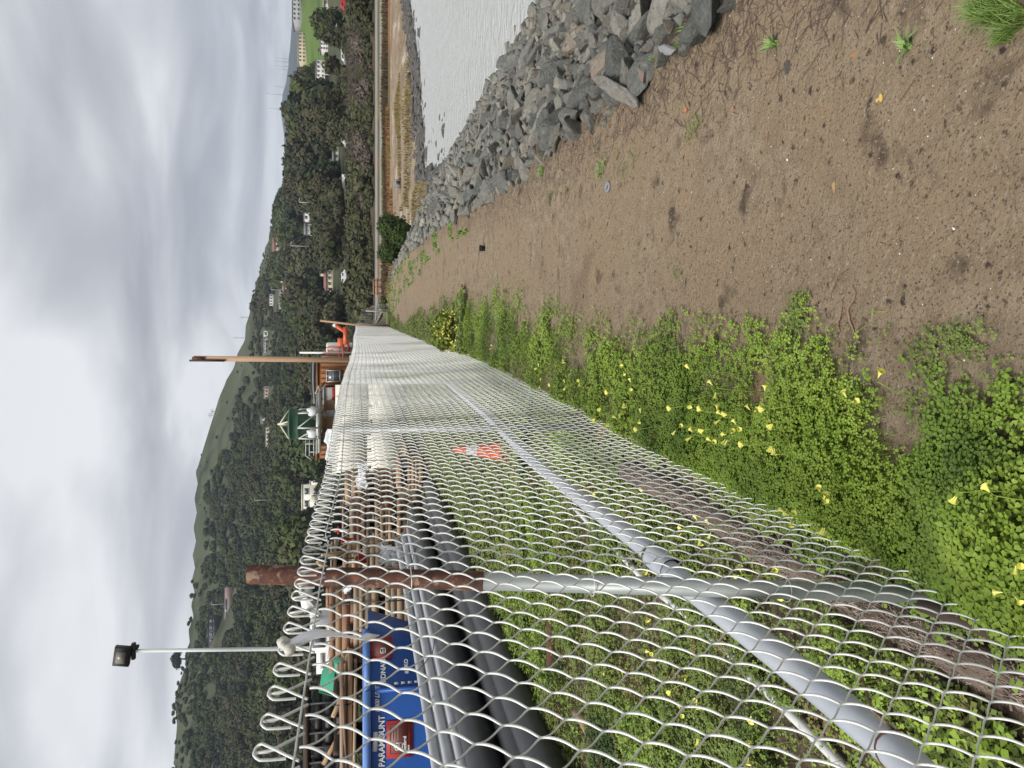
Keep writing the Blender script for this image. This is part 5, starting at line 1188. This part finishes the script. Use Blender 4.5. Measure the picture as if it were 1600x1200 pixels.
lumber('lumber_stack', 'light tan bundles with a dark gap between them, left of the cream stack', 20.5, 534, 614, 738, 792, ['wood3', 'wood3', 'wood'], .13, seed=7, z0=.5)
lumber('lumber_stack', 'low pile of orange timbers on the ground in front of the cream stack', 17.5, 622, 657, 716, 765, ['wood', 'woodred', 'wood3'], .09, seed=8, messy=.4, z0=.0)
lumber('lumber_stack', 'small orange timber bundle at the foot of the cream stack', 20, 632, 652, 694, 722, ['wood', 'wood3'], .09, seed=9, z0=.2)

def loose_timber():
    rs = np.random.RandomState(131)
    for i, (a, b_, z0, mt, lab) in enumerate([((505, 1195), (550, 1110), 14.0, 'wood', 'loose orange board sticking out at the top of the messy stack'), ((520, 1120), (545, 1065), 14.2, 'wood3', 'pale loose board leaning on the messy stack'), ((503, 868), (545, 862), 16, 'wood3', 'pale board standing up against the rusty post stack'), ((496, 878), (528, 900), 16.1, 'wood3', 'slanting pale plank at the right of the rusty post'), ((512, 920), (512, 950), 15, 'woodred', 'short timber offcut standing out on the reddish beam stack')]):
        A = onb(*a, z0); B = onb(*b_, z0+.5); m = MB(); d = B-A; n = np.array([0, 0, 1.]); m.tube([A, B], .05, 4, twist=pi/4); tag(m.link('loose_board', M[mt]), lab, 'board')
loose_timber()

def sheets_and_small():
    rs = np.random.RandomState(141)
    def crumple(name, label, px, py, b, size, mt, cat, seed, flat=.4):
        r = np.random.RandomState(seed); n = 9; P = onb(px, py, b); V = []
        for i in range(n):
            for j in range(n): V.append(((i/(n-1)-.5)*size[0]+r.normal()*.02, (j/(n-1)-.5)*size[1]+r.normal()*.02, flat*size[0]*(vn(i*1., j*1., 1.7, seed)-.3)+r.normal()*.02-.5*abs(j/(n-1)-.5)*size[1]))
        q = [(i*n+j, (i+1)*n+j, (i+1)*n+j+1, i*n+j+1) for i in range(n-1) for j in range(n-1)]; o = link(name, mesh_np(name, V, [np.array(q)], M[mt]), None, P); o.rotation_euler = (radians(50), 0, YAW); sm = o.modifiers.new('thickness', 'SOLIDIFY'); sm.thickness = .004; tag(o, label, cat)
    crumple('plastic_sheet', 'crumpled white plastic sheet on the weathered stack beside the rusty post', 605, 868, 15.9, (.42, .5), 'plasticsheet', 'sheet', 3)
    crumple('plastic_sheet', 'small crumpled white wrapping lower on the same weathered stack', 618, 876, 15.7, (.32, .35), 'plasticsheet', 'sheet', 4)
    crumple('plastic_sheet', 'clear shiny plastic on the tan bundle next to the cream stack', 566, 742, 20.2, (.7, .35), 'plasticsheet', 'sheet', 5)
    crumple('plastic_sheet', 'white rag on the reddish beams beside the excavator cab', 540, 918, 14.4, (.22, .2), 'plasticsheet', 'rag', 6)
    crumple('plastic_sheet', 'white tarpaulin draped over the top of the cream stack', 519, 694, 25.0, (1.0, .45), 'plasticsheet', 'tarpaulin', 7)
    # red bucket
    def bucket(label, px, py, b, r, h, mt):
        P = onb(px, py, b); e_ = empty('bucket', P, label, 'bucket'); m = MB(); m.lathe([(0, 0), (r*.8, 0), (r, h), (r*1.08, h), (r*1.08, h*.93), (r, h*.93)], 18); m.lathe([(r*.95, h), (r*.76, .02), (0, .02)], 18); m.link('pail', M[mt], e_, True)
        u = np.linspace(0, pi, 12); m = MB(); m.tube(np.stack([r*np.cos(u), 0*u, h+r*.7*np.sin(u)], 1), .005, 5); m.link('handle', M['steelg'], e_)
    bucket('red bucket on the weathered stack close to the rusty post', 573, 873, 15.8, .11, .17, 'red')
    bucket('tall red container with a white side on top of the dark open stack', 553, 847, 18.6, .12, .30, 'red')
    bucket('small yellow pot next to the tall red container', 547, 857, 18.5, .07, .12, 'yellow')
    P = onb(552, 846, 18.5); m = MB(); m.box((0, 0, .12), (.2, .12, .26), RC, top=(.3, 1)); tag(m.link('white_jug', M['white'], None, False, P-np.array([.05, 0, .0])), 'white jug leaning beside the tall red container', 'jug')
    P = onb(541, 829, 18.6); e_ = empty('hydrant_tool', P, 'white upright tube with a red cross handle on the dark open stack', 'tool'); m = MB(); m.tube([(0, 0, -.1), (.01, 0, .16)], .035, 10); m.link('tube', M['white'], e_, True); m = MB(); m.box((.01, 0, .22), (.06, .06, .14)); m.box((.01, 0, .19), (.18, .05, .05)); m.link('handle', M['red'], e_)
    # green tarp tent shape
    A = onb(548, 1060, 14.4); w = .95; h = (548-500)*14.4/FPX; e_ = empty('green_tarpaulin', A, 'bright green tarpaulin peaked over part of the timber stacks', 'tarpaulin', rz=YAW)
    V = [(-w*.45, 0, 0), (w*.45, 0, 0), (w*.45, .9, .0), (-w*.45, .9, 0), (-w*.30, .2, h), (-w*.12, .8, h*.95), (w*.12, .15, h*.55), (w*.2, .8, h*.5)]
    m = MB(); m.add(V, [(0, 1, 6, 4), (1, 2, 7, 6), (4, 6, 7, 5), (2, 3, 5, 7), (3, 0, 4, 5)]); m.box((w*.30, -.03, h*.25), (w*.3, .05, h*.5), roty(-.2)); m.link('sheet', M['greentarp'], e_); m = MB(); m.tube([(-w*.45, -.01, 0), (-w*.30, .19, h)], .012, 5); m.link('hem', M['green'], e_)
    # dark woven mesh panel at the left edge
    A = onb(545, 1140, 15.5); e_ = empty('dark_crate_panel', A, 'dark slatted crate side leaning behind the messy timber stack', 'crate', rz=YAW); m = MB(); W_ = 1.8; Hh = .9
    for i in range(7): m.box((-W_/2+i*W_/6, 0, Hh/2-.1), (.05, .05, Hh))
    for j in range(5): m.box((0, .05, -.05+j*.22), (W_, .03, .16))
    m.link('slats', M['black'], e_); m = MB(); m.box((0, 0, Hh-.06), (W_+.1, .08, .08)); m.link('top_rail', M['darkgap'], e_)
sheets_and_small()

def cream_stack():
    b = 24.; k = b/FPX; A = onb(626, 670, b); w = 134*k; zb = max(A[2], .05)
    def unit(label, py0, py1, px0, px1, bb, dp, mt, group=None):
        kk = bb/FPX; A = onb(px1, (py0+py1)/2, bb); w = (py1-py0)*kk; h = (px1-px0)*kk; e_ = empty('wrapped_pack', (A[0], A[1], A[2]), label, 'pack', group, rz=YAW)
        m = MB(); n = 1
        for i in range(n): m.box((0, dp/2, h*(i+.5)/n), (w*(1-.01*(i % 2)), dp, h/n-.012), bev=.008)
        m.link('pack', M[mt], e_)
        for x in (-.25, .22):
            m = MB(); m.box((x*w, -.02, h/2), (.02, .02, h)); m.link('strap', M['steelg'], e_)
        m = MB()
        for x in (-.38, 0, .38): m.box((x*w, dp/2, -.06), (.10, dp, .12))
        m.link('bearer', M['wood2'], e_)
    unit('lower left cream-wrapped pack of the tall stack behind the fence', 668, 736, 575, 626, 24, 1.6, 'cream'); unit('upper left cream-wrapped pack of the tall stack behind the fence', 670, 737, 521, 574, 24, 1.6, 'cream')
    unit('lower right cream-wrapped pack beside the second fence post', 600, 665, 577, 626, 24.3, 1.6, 'cream'); unit('upper right cream-wrapped pack beside the second fence post', 602, 666, 526, 576, 24.3, 1.6, 'cream')
    unit('greyish wrapped pack farther right, half behind the third fence post', 556, 597, 548, 606, 30, 1.8, 'greybox'); unit('white wrapped pack far right, behind the fourth fence post', 520, 552, 562, 600, 36, 1.8, 'white')
cream_stack()

# ------------------------------------------------------------------ poles, machines and sheds farther back in the yard
def pole_light():
    b = 25.; A = onb(500, 1013, b); B = onb(212, 1017, b); e_ = empty('flood_light', (A[0], A[1], 0), 'tall pale pole carrying a black floodlight head', 'lamp'); o = np.array([A[0], A[1], 0])
    m = MB(); m.tube([np.array([A[0], A[1], 0])-o, A-o, (A+B)/2-o, B-o], [.075, .070, .062, .052], 14); m.link('pole', M['lightpole'], e_, True)
    m = MB(); c = B-o+np.array([0, 0, .06]); m.box(c, (.5, .16, .10), RC); m.box(c+RC@np.array([.12, 0, -.02]), (.08, .2, .24)); m.link('bracket', M['black'], e_)
    m = MB(); R = RC@rotz(-.1)@roty(.16); hc = c+RC@np.array([-.10, -.08, .30]); m.box(hc, (.62, .20, .46), R, bev=.03); s_ = m.link('lamp_head', M['black'], e_)
    m = MB(); m.box(hc+R@np.array([-.02, -.105, .02]), (.36, .02, .26), R); m.link('lens', mat('lamp_lens', (.20, .19, .17), .3), s_)
    # timber mast
    b = 35.; A = onb(560, 563, b); B = onb(303, 560, b); e_ = empty('timber_mast', (A[0], A[1], 0), 'very tall square timber mast rising above the ridge line', 'mast'); o = np.array([A[0], A[1], 0]); m = MB(); m.tube([np.array([0, 0, 0.]), B-o], .165, 4, twist=pi/4+YAW); m.link('mast', M['post'], e_)
    m = MB(); t = B-o; m.tube([t+RC@np.array([-.10, -.13, -1.3]), t+RC@np.array([-.10, -.13, .16])], .06, 4, twist=pi/4); m.link('top_batten', M['darkgap'], e_); m = MB(); m.box(t+np.array([0, -.16, -.2]), (.16, .02, .5), RC); m.link('top_plate', M['rust'], e_)
    b = 38.; A = onb(560, 508, b); B = onb(500, 501, b); tag(MB().tube([np.array([A[0], A[1], 0]), A, B], .07, 4, twist=pi/4).link('timber_post', M['post']), 'short leaning timber post near the far end of the fence', 'post')
    b = 48.; A = onb(520, 551, b); B = onb(464, 551, b); e_ = empty('lamp_post', (A[0], A[1], 0), 'slim white lamp post with a small dark head behind the tall mast', 'lamp'); o = np.array([A[0], A[1], 0]); MB().tube([(0, 0, 0), B-o], .06, 8).link('pole', M['white'], e_, True); m = MB(); m.box(B-o+np.array([0, 0, .05]), (.5, .2, .12), RC, bev=.03); m.box(B-o+np.array([0, 0, -.05]), (.16, .16, .12), RC); m.link('lamp_head', M['black'], e_)
pole_light()

def excavator():
    b = 24.; k = b/FPX; A = onb(512, 1005, b); e_ = empty('excavator', (A[0], A[1], 0), 'white excavator with a grey-windowed cab and its arm raised to the right', 'excavator', rz=YAW); Rm = RC.T
    def L(px, py, d=0.): p = onb(px, py, b)-np.array([A[0], A[1], 0]); q = Rm@p; return np.array([q[0], d, q[2]])
    def quad(name, y0, y1, x0, x1, d0, d1, mt, parent=e_, bev=.0):
        a = L(x1, y1); c = L(x0, y0); m = MB(); m.box(((a[0]+c[0])/2, (d0+d1)/2, (a[2]+c[2])/2), (abs(c[0]-a[0]), d1-d0, abs(c[2]-a[2])), bev=bev); return m.link(name, M[mt], parent)
    cb = quad('cab', 975, 1017, 484, 560, 0, 1.5, 'white', bev=.06)
    for (y0, y1) in ((977, 991), (997, 1011)): w_ = quad('window', y0, y1, 488, 508, -.03, .0, 'glassg', cb)
    quad('door_handle', 992, 995, 500, 506, -.05, 0, 'black', cb)
    quad('engine_hood', 1018, 1052, 494, 560, .1, 1.6, 'white', bev=.08); quad('hood_grille', 1022, 1046, 500, 506, .07, .1, 'greybox')
    m = MB(); a = L(484, 990, .7); pts = [L(505, 962, .7), L(487, 962, .7), L(474, 948, .7), L(471, 925, .7), L(472, 905, .7)]
    V = []; 
    up = [(484, 975), (470, 962), (467, 945), (468, 915), (470, 895)]; lo = [(500, 968), (492, 955), (486, 940), (484, 915), (484, 893)]
    for (a_, c_) in zip(up, lo):
        for d in (.55, .85): V.append(L(*a_, d)); V.append(L(*c_, d))
    q = []
    for i in range(4):
        s_ = 4*i; q += [(s_, s_+1, s_+5, s_+4), (s_+2, s_+6, s_+7, s_+3), (s_, s_+4, s_+6, s_+2), (s_+1, s_+3, s_+7, s_+5)]
    q += [(0, 2, 3, 1), (16, 17, 19, 18)]; m.add(V, q); bo = m.link('boom', M['white'], e_)
    m = MB(); m.tube([L(468, 895, .5), L(468, 935, .5)], .06, 10); m.tube([L(472, 935, .5), L(500, 966, .5)], .05, 8); m.link('hydraulic_cylinder', M['steelg'], bo, True)
    c = L(479, 963, .52); m = MB(); m.tube([c, c+np.array([0, -.06, 0])], .09, 14); m.link('pivot_pin', M['black'], bo, True)
    text_mesh('EX', .26, M['black'], bo, L(482, 914, .54)); 
    for s_ in (0.1, 1.4):
        m = MB(); m.tube([(-1.6, s_, .45), (-1.9, s_, .7), (-1.5, s_, .95), (1.2, s_, .95), (1.6, s_, .7), (1.3, s_, .42), (-1.6, s_, .42)], .18, 8); m.link('track', M['tyre'], e_, True)
excavator()

def sheds():
    def shed(name, label, py0, py1, px0, b, wall, cat='container', roof=None, ribs=0, dp=3, parts=None, zbot=0.0):
        k = b/FPX; A = onb(px0, (py0+py1)/2, b); w = (py1-py0)*k; h = A[2]-zbot; e_ = empty(name, (A[0], A[1], zbot), label, cat, rz=YAW)
        m = MB(); m.box((0, dp/2, h/2), (w, dp, h)); m.link('wall', M[wall], e_)
        if ribs:
            m = MB()
            for i in range(ribs): m.box((-w/2+w*(i+.5)/ribs, -.04, h/2-.05), (w/ribs*.45, .07, h-.2))
            m.link('ribs', M[wall], e_)
        m = MB(); m.box((0, dp/2, h+.05), (w+.16, dp+.16, .10)); m.link('roof', M[roof or wall], e_)
        if parts: parts(e_, w, h, k)
        return e_
    def win(e_, w, h, k):
        f = MB(); f.box((-.05*w, -.10, h-.9), (.62, .08, .75)); fo = f.link('window', M['glassg'], e_); m = MB()
        for dx, dz, a, b_ in ((0, .39, .7, .06), (0, -.39, .7, .06), (-.33, 0, .05, .8), (.33, 0, .05, .8), (0, 0, .62, .03), (0, 0, .03, .74)): m.box((-.05*w+dx, -.15, h-.9+dz), (a, .04, b_))
        m.link('frame', M['steelg'], fo)
    shed('site_cabin', 'rust-brown ribbed cabin with one small window, beside the tall mast', 566, 605, 497, 46, 'rustwall', 'cabin', ribs=5, parts=win)
    shed('site_cabin', 'narrow olive-edged end wall of the rust-brown cabin row', 556, 562, 499, 47, 'tanbox', 'cabin', 'green')
    shed('white_container', 'dirty white container with a red stripe unit, left of the rust-brown cabin', 606, 630, 507, 44, 'greybox', parts=lambda e_, w, h, k: MB().box((w*.1, -.08, h-.55), (w*.75, .14, .24)).link('red_stripe', M['red'], e_))
    shed('tan_container', 'tan container carrying a white notice, under the green hopper', 630, 641, 509, 43, 'tanbox', parts=lambda e_, w, h, k: MB().box((0, -.05, h-.75), (w*.8, .05, .55)).link('notice', M['sticker'], e_))
    shed('grey_container', 'short pale grey container under the right half of the green hopper', 641, 651, 508, 43, 'greybox')
    shed('brown_container', 'warm brown container front under the green hopper', 651, 676, 506, 43, 'tanbox', parts=lambda e_, w, h, k: MB().box((-w*.35, -.05, h-.5), (w*.12, .06, .4)).link('vent', M['black'], e_))
    shed('grey_container', 'pale grey container left of the warm brown one', 676, 695, 497, 43, 'greybox', ribs=4)
    shed('orange_container', 'rust-orange container at the left end of the container row', 695, 716, 496, 44, 'rustwall', ribs=3)
    # platform beam
    b = 42.5; k = b/FPX; A = onb(499, 660, b); m = MB(); w = 90*k; m.box((0, 0, 0), (w, 1.2, .16), RC); m.box((0, -.6, .12), (w, .05, .06), RC); tag(m.link('steel_platform', M['steelg'], None, False, A), 'long flat steel platform on top of the container row', 'platform')
    # green hopper on legs
    b = 42.; k = b/FPX; A = onb(497, 662, b); e_ = empty('green_hopper', A, 'green round hopper on braced legs with a pointed frame on top', 'hopper', rz=YAW); R = 22.5*k; zt = 42*k; zm = 28*k
    m = MB(); m.lathe([(R, zm), (R, zt-.1), (R*1.04, zt-.1), (R*1.04, zt), (R*.98, zt), (R*.98, zm+.05)], 28); m.link('drum', M['green'], e_, True)
    m = MB(); m.lathe([(R*.92, zm+.02), (R*.45, zm*.4), (R*.16, .12), (.02, .1)], 24); m.link('cone', M['green'], e_, True)
    for i in range(6):
        u = 2*pi*i/6+.3; v = 2*pi*(i+1)/6+.3; m = MB(); m.tube([(R*cos(u), R*sin(u), zm), (R*1.05*cos(u), R*1.05*sin(u), 0)], .05, 6); m.tube([(R*cos(u), R*sin(u), zm), (R*1.05*cos(v), R*1.05*sin(v), 0)], .035, 5); m.link('leg', M['steelg'], e_)
    m = MB(); m.lathe([(R*1.05, -.04), (R*1.05, .06), (R*1.0, .06), (R*1.0, -.04)], 24); m.link('base_ring', M['steelg'], e_)
    ap = 56*k; m = MB()
    for i in range(4): u = pi/2*i+.2; m.tube([(R*cos(u), R*sin(u), zt), (0, 0, ap)], .035, 5)
    m.tube([(0, 0, zt), (0, 0, ap+.1)], .05, 6); m.link('apex_frame', M['cream'], e_)
    for x in (-.35, .55):
        m = MB(); m.add(SV*np.array([.28, .22, .3])*(1+.2*np.sin(SV[:, :1]*6))+np.array([x*R*1.6, -R*.6, .26]), SQ); m.link('white_sack', M['plasticsheet'], e_, True)
    # grey ladder rail beside it
    A = onb(497, 692, b); m = MB(); h = 20*k
    for x in (0, .45, .9): m.tube([(x-.5, 0, 0), (x-.5, 0, h*(.9 if x else .6))], .03, 5)
    for z in (.35, .7, 1): m.tube([(-.7, 0, h*z*.9), (.45, 0, h*z*.9)], .025, 5)
    m.tube([(-.7, 0, h*.9), (-.95, 0, h*.45)], .025, 5); o = m.link('guard_rail', M['steelg'], None, False, A); o.rotation_euler = (0, 0, YAW); tag(o, 'grey tubular guard rail at the left of the green hopper', 'railing')
    # black pipe bundle on the cabin
    for i in range(6):
        A = onb(488.5+1.7*(i % 3)+.8*(i//3), 559-2, 45.2+.25*(i//3)); B = onb(489.5+1.7*(i % 3)+.8*(i//3), 630, 44.2+.25*(i//3)); C_ = (A+B)/2+np.array([0, 0, .12]); t = np.linspace(0, 1, 9)[:, None]; P = (1-t)**2*A+2*t*(1-t)*C_+t*t*B
        tag(MB().tube(P, .075, 10).link('roof_pipe', M['greypipe' if i % 2 else 'blackpipe'], None, True), 'dark grey pipe in the bundle lying on the rust-brown cabin roof', 'pipe', 'pipes on the cabin roof')
    m = MB()
    rs = np.random.RandomState(9)
    for i in range(9): p = onb(rs.uniform(492, 503), rs.uniform(606, 632), 44.3); m.tube([p, p+rs.normal(size=3)*.25, p+rs.normal(size=3)*.45], .05, 5)
    tag(m.link('scrap_timber', M['wood2']), 'heap of short scrap timber pieces on the white container', 'scrap')
    # white tank with orange frame
    b = 50.; k = b/FPX; A = onb(549, 545, b); R = 9.5*k; h = 37*k; e_ = empty('water_tank', (A[0], A[1], A[2]), 'white upright tank with rounded shoulders held in an orange frame', 'tank', rz=YAW); m = MB(); m.lathe([(R, -2), (R, h*.93), (R*.85, h), (0, h*1.01)], 24); m.link('tank', M['white'], e_, True)
    for x in (-R*1.05, R*.1):
        m = MB(); m.box((x, -R-.08, h*.42), (.09, .09, h*1.15)); m.link('frame_post', M['orangem'], e_)
    m = MB(); m.box((-R*.9, -R-.08, h*1.04), (R*1.2, .07, .07)); m.box((-R*1.5, -R-.08, h*.98), (.08, .08, .5)); m.box((-R*.9, -R-.08, h*.88), (R*1.2, .07, .07)); m.box((0, -R-.08, h*.12), (R*2.6, .1, .12)); m.tube([(-R, -R-.1, h*.1), (R*.2, -R-.1, h*.4)], .05, 5); m.link('cross_bar', M['orangem'], e_)
    # orange boom machine
    b = 46.; k = b/FPX; A = onb(549, 525, b); e_ = empty('orange_lift', (A[0], A[1], 0), 'orange boom lift pointing up to the right, near the far end of the fence', 'lift', rz=YAW); z = A[2]
    m = MB(); m.box((0, .6, z/2), (34*k, 1.4, z*.95), bev=.1); m.link('chassis', M['black'], e_)
    m = MB(); m.box((0, 0, z+.35), (26*k, .5, .25)); m.box((-.4, .1, z+.62), (.5, .5, .4), bev=.05); m.link('turret', M['orangem'], e_); m = MB(); m.tube([(.15, 0, z+.2), (.62, 0, z+.95)], [.17, .13], 4, twist=pi/4); m.link('boom', M['orange'], e_); m = MB(); m.tube([(.58, 0, z+.90), (.70, 0, z+1.06)], .15, 4, twist=pi/4); m.link('boom_tip', M['white'], e_)
    m = MB(); m.box((-.8, 0, z+.72), (1.4, .06, .06)); m.box((-.8, 0, z+.5), (1.4, .06, .06)); m.box((-1.45, 0, z+.4), (.06, .06, .8)); m.link('guard_rail', M['orangem'], e_)
sheds()

# ------------------------------------------------------------------ far shore: shrub, crates, vehicles, lamp posts
def far_things():
    rs = np.random.RandomState(151)
    P = onb(630, 376, 39.); P[2] = Tz(P[0], P[1])-.1; e_ = empty('shore_shrub', P, 'dense dark green rounded shrub at the far end of the riprap', 'shrub'); v, q = crown_arr(rs, R=1.4, H=1.5, z0=.62, lobes=11, cards=6500, card=.045, core=.74); link('foliage', mesh_np('foliage', v, [q], M['bushg']), e_)
    tm = trunk_mb(rs, .8, .05); tm.link('trunk', M['bark'], e_)
    P = onb(607, 478, 42.); P[2] = Tz(P[0], P[1])-.05; v, q = crown_arr(rs, R=.42, H=.5, z0=.3, lobes=7, cards=900, card=.04); e_ = empty('small_bush', P, 'small dark bush at the foot of the sagging fence end panel', 'bush'); link('foliage', mesh_np('foliage', v, [q], M['bushg']), e_)
    # stack of red-brown crates / barrier by the footpath
    P = onb(594, 448, 80); z = Tz(P[0], P[1]); e_ = empty('picnic_bench', (P[0], P[1], z), 'red-brown wooden bench frame beside the footpath beyond the path end', 'bench', rz=YAW); m = MB()
    for zz in (.35, .8, 1.15): m.box((0, 0, zz), (1.7, .5, .12))
    m.link('planks', M['woodred'], e_)
    for x in (-.7, 0, .7): m = MB(); m.box((x, 0, .6), (.12, .4, 1.25)); m.link('leg', M['woodred'], e_)
    P = onb(604, 289, 62); P = onb(632, 286, 60) if False else hit(627, 287, 45, 90); e_ = empty('grey_box', P, 'small grey utility box on the pale sand below the footpath', 'box', rz=YAW); m = MB(); m.box((0, 0, .22), (.55, .4, .45), bev=.04); m.link('body', M['roofgrey'], e_); m = MB(); m.box((0, -.21, .24), (.25, .03, .28)); m.link('door', M['black'], e_)
    def car(label, py, px, paint, b, length=4.3, h=1.45, kind='car', turn=0., full=True):
        P = onb(px, py, b); z = Tz(P[0], P[1]); e_ = empty('parked_car' if kind == 'car' else 'parked_van', (P[0], P[1], z), label, kind, rz=YAW+turn); L = length; prof = [(-L/2, .35), (-L/2, .80), (-L*.30, .92), (-L*.16, h), (L*.22, h), (L*.36, .95), (L/2, .78), (L/2, .35)] if kind == 'car' else [(-L/2, .35), (-L/2, h*.55), (-L*.42, h*.62), (-L*.34, h), (L/2, h), (L/2, .35)]
        V = [(x, y, zz) for y in (-.85, .85) for x, zz in prof]; n = len(prof); m = MB(); m.add(V, [(i, (i+1) % n, n+(i+1) % n, n+i) for i in range(n)]); c0 = m.n
        import bmesh
        bm = bmesh.new(); vs = [bm.verts.new(p) for p in V]; 
        for i in range(n): bm.faces.new((vs[i], vs[(i+1) % n], vs[n+(i+1) % n], vs[n+i]))
        bm.faces.new(vs[:n][::-1]); bm.faces.new(vs[n:]); bmesh.ops.recalc_face_normals(bm, faces=bm.faces); bmesh.ops.bevel(bm, geom=list(bm.edges), offset=.07, segments=2, affect='EDGES'); me = bpy.data.meshes.new('body'); bm.to_mesh(me); bm.free(); me.materials.append(M[paint]); link('body', me, e_)
        for s_ in (-.28, .08) if kind == 'car' else (-.36,):
            m = MB(); m.box((L*(s_+.07), -.86, h*.80), (L*.17, .03, h*.22)); m.link('side_window', M['glass'], e_)
        for x in (-.31, .31):
            for y in (-.8, .8):
                m = MB(); m.tube([(x*L, y-.09, .32), (x*L, y+.09, .32)], .32, 16); w = m.link('wheel', M['tyre'], e_, True); m = MB(); m.tube([(x*L, y-.10, .32), (x*L, y+.10, .32)], .19, 12); m.link('rim', M['steelg'], w, True)
    car('white car parked on the level ground above the embankment, below the apartment blocks', 86, 546, 'white', 154, 3.9)
    car('red car at the right edge of the photo above the embankment', 5, 546, 'red', 153.5, 4.0, 1.6)
    car('pale van half hidden by shrubs, above the embankment right of the small white house', 126, 546, 'white', 156, 3.2, 1.3, 'van')
    car('small pale car above the embankment directly below the small white house', 216, 546, 'housewhite', 155, 3.4)
    car('long white van parked above the embankment left of the small white house', 292, 546, 'white', 155, 4.6, 1.3, 'van')
    car('pale car peeping out beside the pine row below the tan house', 434, 546, 'white', 155, 3.4)
    def lamp(label, py, px0, px1, b, col='housegrey', r=.09, group=None, cat='lamp'):
        A = onb(px1, py, b); B = onb(px0, py, b); e_ = empty('street_lamp', A, label, cat, group); h = B[2]-A[2]; m = MB(); m.tube([(0, 0, -2), (0, 0, h)], r, 6); m.link('pole', M[col], e_); m = MB(); m.tube([(0, 0, h), (.5, 0, h+.1), (1.0, 0, h)], r*.9, 5); m.box((1.0, 0, h-.05), (.6, .3, .15)); m.link('lamp_head', M[col], e_)
    lamp('lamp post against the green lawn, left of the three-storey apartment block', 49, 499, 513, 195); lamp('white lamp post lower down between lawn and road', 46, 526, 534, 165, 'white'); lamp('utility pole rising from the trees beside the large-windowed white house', 317, 468, 490, 210, r=.12); lamp('utility pole left of the pinkish house on the middle slope', 385, 455, 482, 215, r=.10); lamp('thin pole above the pale green roofed shed', 453, 424, 437, 380, r=.14)
    lamp('pole beside the retaining wall on the left hillside', 944, 330, 348, 300, r=.12); lamp('tall pole standing in the left part of the ridge trees', 781, 398, 425, 330, r=.12)
    # radio masts on the distant ridge
    for py, x0, x1 in ((92, 431, 449), (97, 428, 448), (104, 429, 447), (109, 434, 447), (136, 427, 442), (148, 415, 441), (171, 417, 441)):
        a_, el = azel(x1, py); r = 3250; x = r*(sin(a_)*RT[0]+cos(a_)*FH[0]); y = r*(sin(a_)*RT[1]+cos(a_)*FH[1]); z = EYE+el*r; h = (azel(x0, py)[1]-el)*r
        m = MB(); m.tube([(0, 0, -20), (0, 0, h)], .9, 4); m.tube([(-4, 0, 0), (0, 0, h*.4)], .25, 3); m.tube([(4, 0, 0), (0, 0, h*.4)], .25, 3); tag(m.link('radio_mast', M['housegrey'], None, False, (x, y, z)), 'thin radio mast on the far blue ridge', 'mast', 'radio masts on the far ridge')
    for py, x0, x1 in ((496, 376, 384), (528, 366, 379), (643, 330, 337), (649, 326, 336)):
        P = hit(x1+1, py, 400); h = (x1-x0)/FPX*np.linalg.norm(P-C0)*1.1; m = MB(); m.tube([(0, 0, -3), (0, 0, h)], .28, 4); m.box((0, 0, h*.8), (4, .3, .3), RC); m.box((0, 0, h*.6), (4, .3, .3), RC); tag(m.link('transmission_mast', M['housegrey'], None, False, P), 'slender transmission mast standing on the bald ridge line', 'mast', 'masts on the bald ridge')
    # the airy round-headed tree on the left skyline
    P = hit(288, 1030, 300); s_ = .5; e_ = empty('skyline_tree', P, 'airy round-headed tree standing out above the left skyline behind the floodlight pole', 'tree'); r_ = np.random.RandomState(77); v, q = crown_arr(r_, R=6.5, H=5, z0=4.2, lobes=22, cards=2600, card=.42, core=.30, flat=.8); link('crown', mesh_np('crown', v, [q], M['tree2']), e_)
    m = MB(); m.tube([(0, 0, -2), (.3, 0, 2), (0, .2, 6)], [.6, .45, .3], 7)
    for k_ in range(9): u = r_.uniform(0, 6.28); m.tube([(0.2, 0, r_.uniform(1, 4)), (2.5*cos(u), 2.5*sin(u), 4.5), (5*cos(u), 5*sin(u), 6.5)], [.25, .18, .07], 5)
    m.link('trunk', M['bark'], e_)
far_things()
# ------------------------------------------------------------------ air
def haze():
    m = bpy.data.materials.new('haze'); m.use_nodes = True; t = m.node_tree; t.nodes.clear(); o_ = t.nodes.new('ShaderNodeOutputMaterial'); v = t.nodes.new('ShaderNodeVolumePrincipled')
    v.inputs['Color'].default_value = (.68, .80, 1.0, 1); v.inputs['Density'].default_value = .00016; t.links.new(v.outputs[0], o_.inputs['Volume'])
    mb = MB(); mb.box((0, 0, 0), (20000, 20000, 1)); v_ = np.vstack(mb.v); v_[:, 2] = np.where(v_[:, 2] < 0, -1100, 420)
    tag(link('haze', mesh_np('haze', v_, [np.vstack(mb.q)], m)), 'thin grey air over the bay and hills', 'haze', kind='stuff')
haze()
print('objects', len(bpy.data.objects), 'verts', sum(len(m_.vertices) for m_ in bpy.data.meshes))
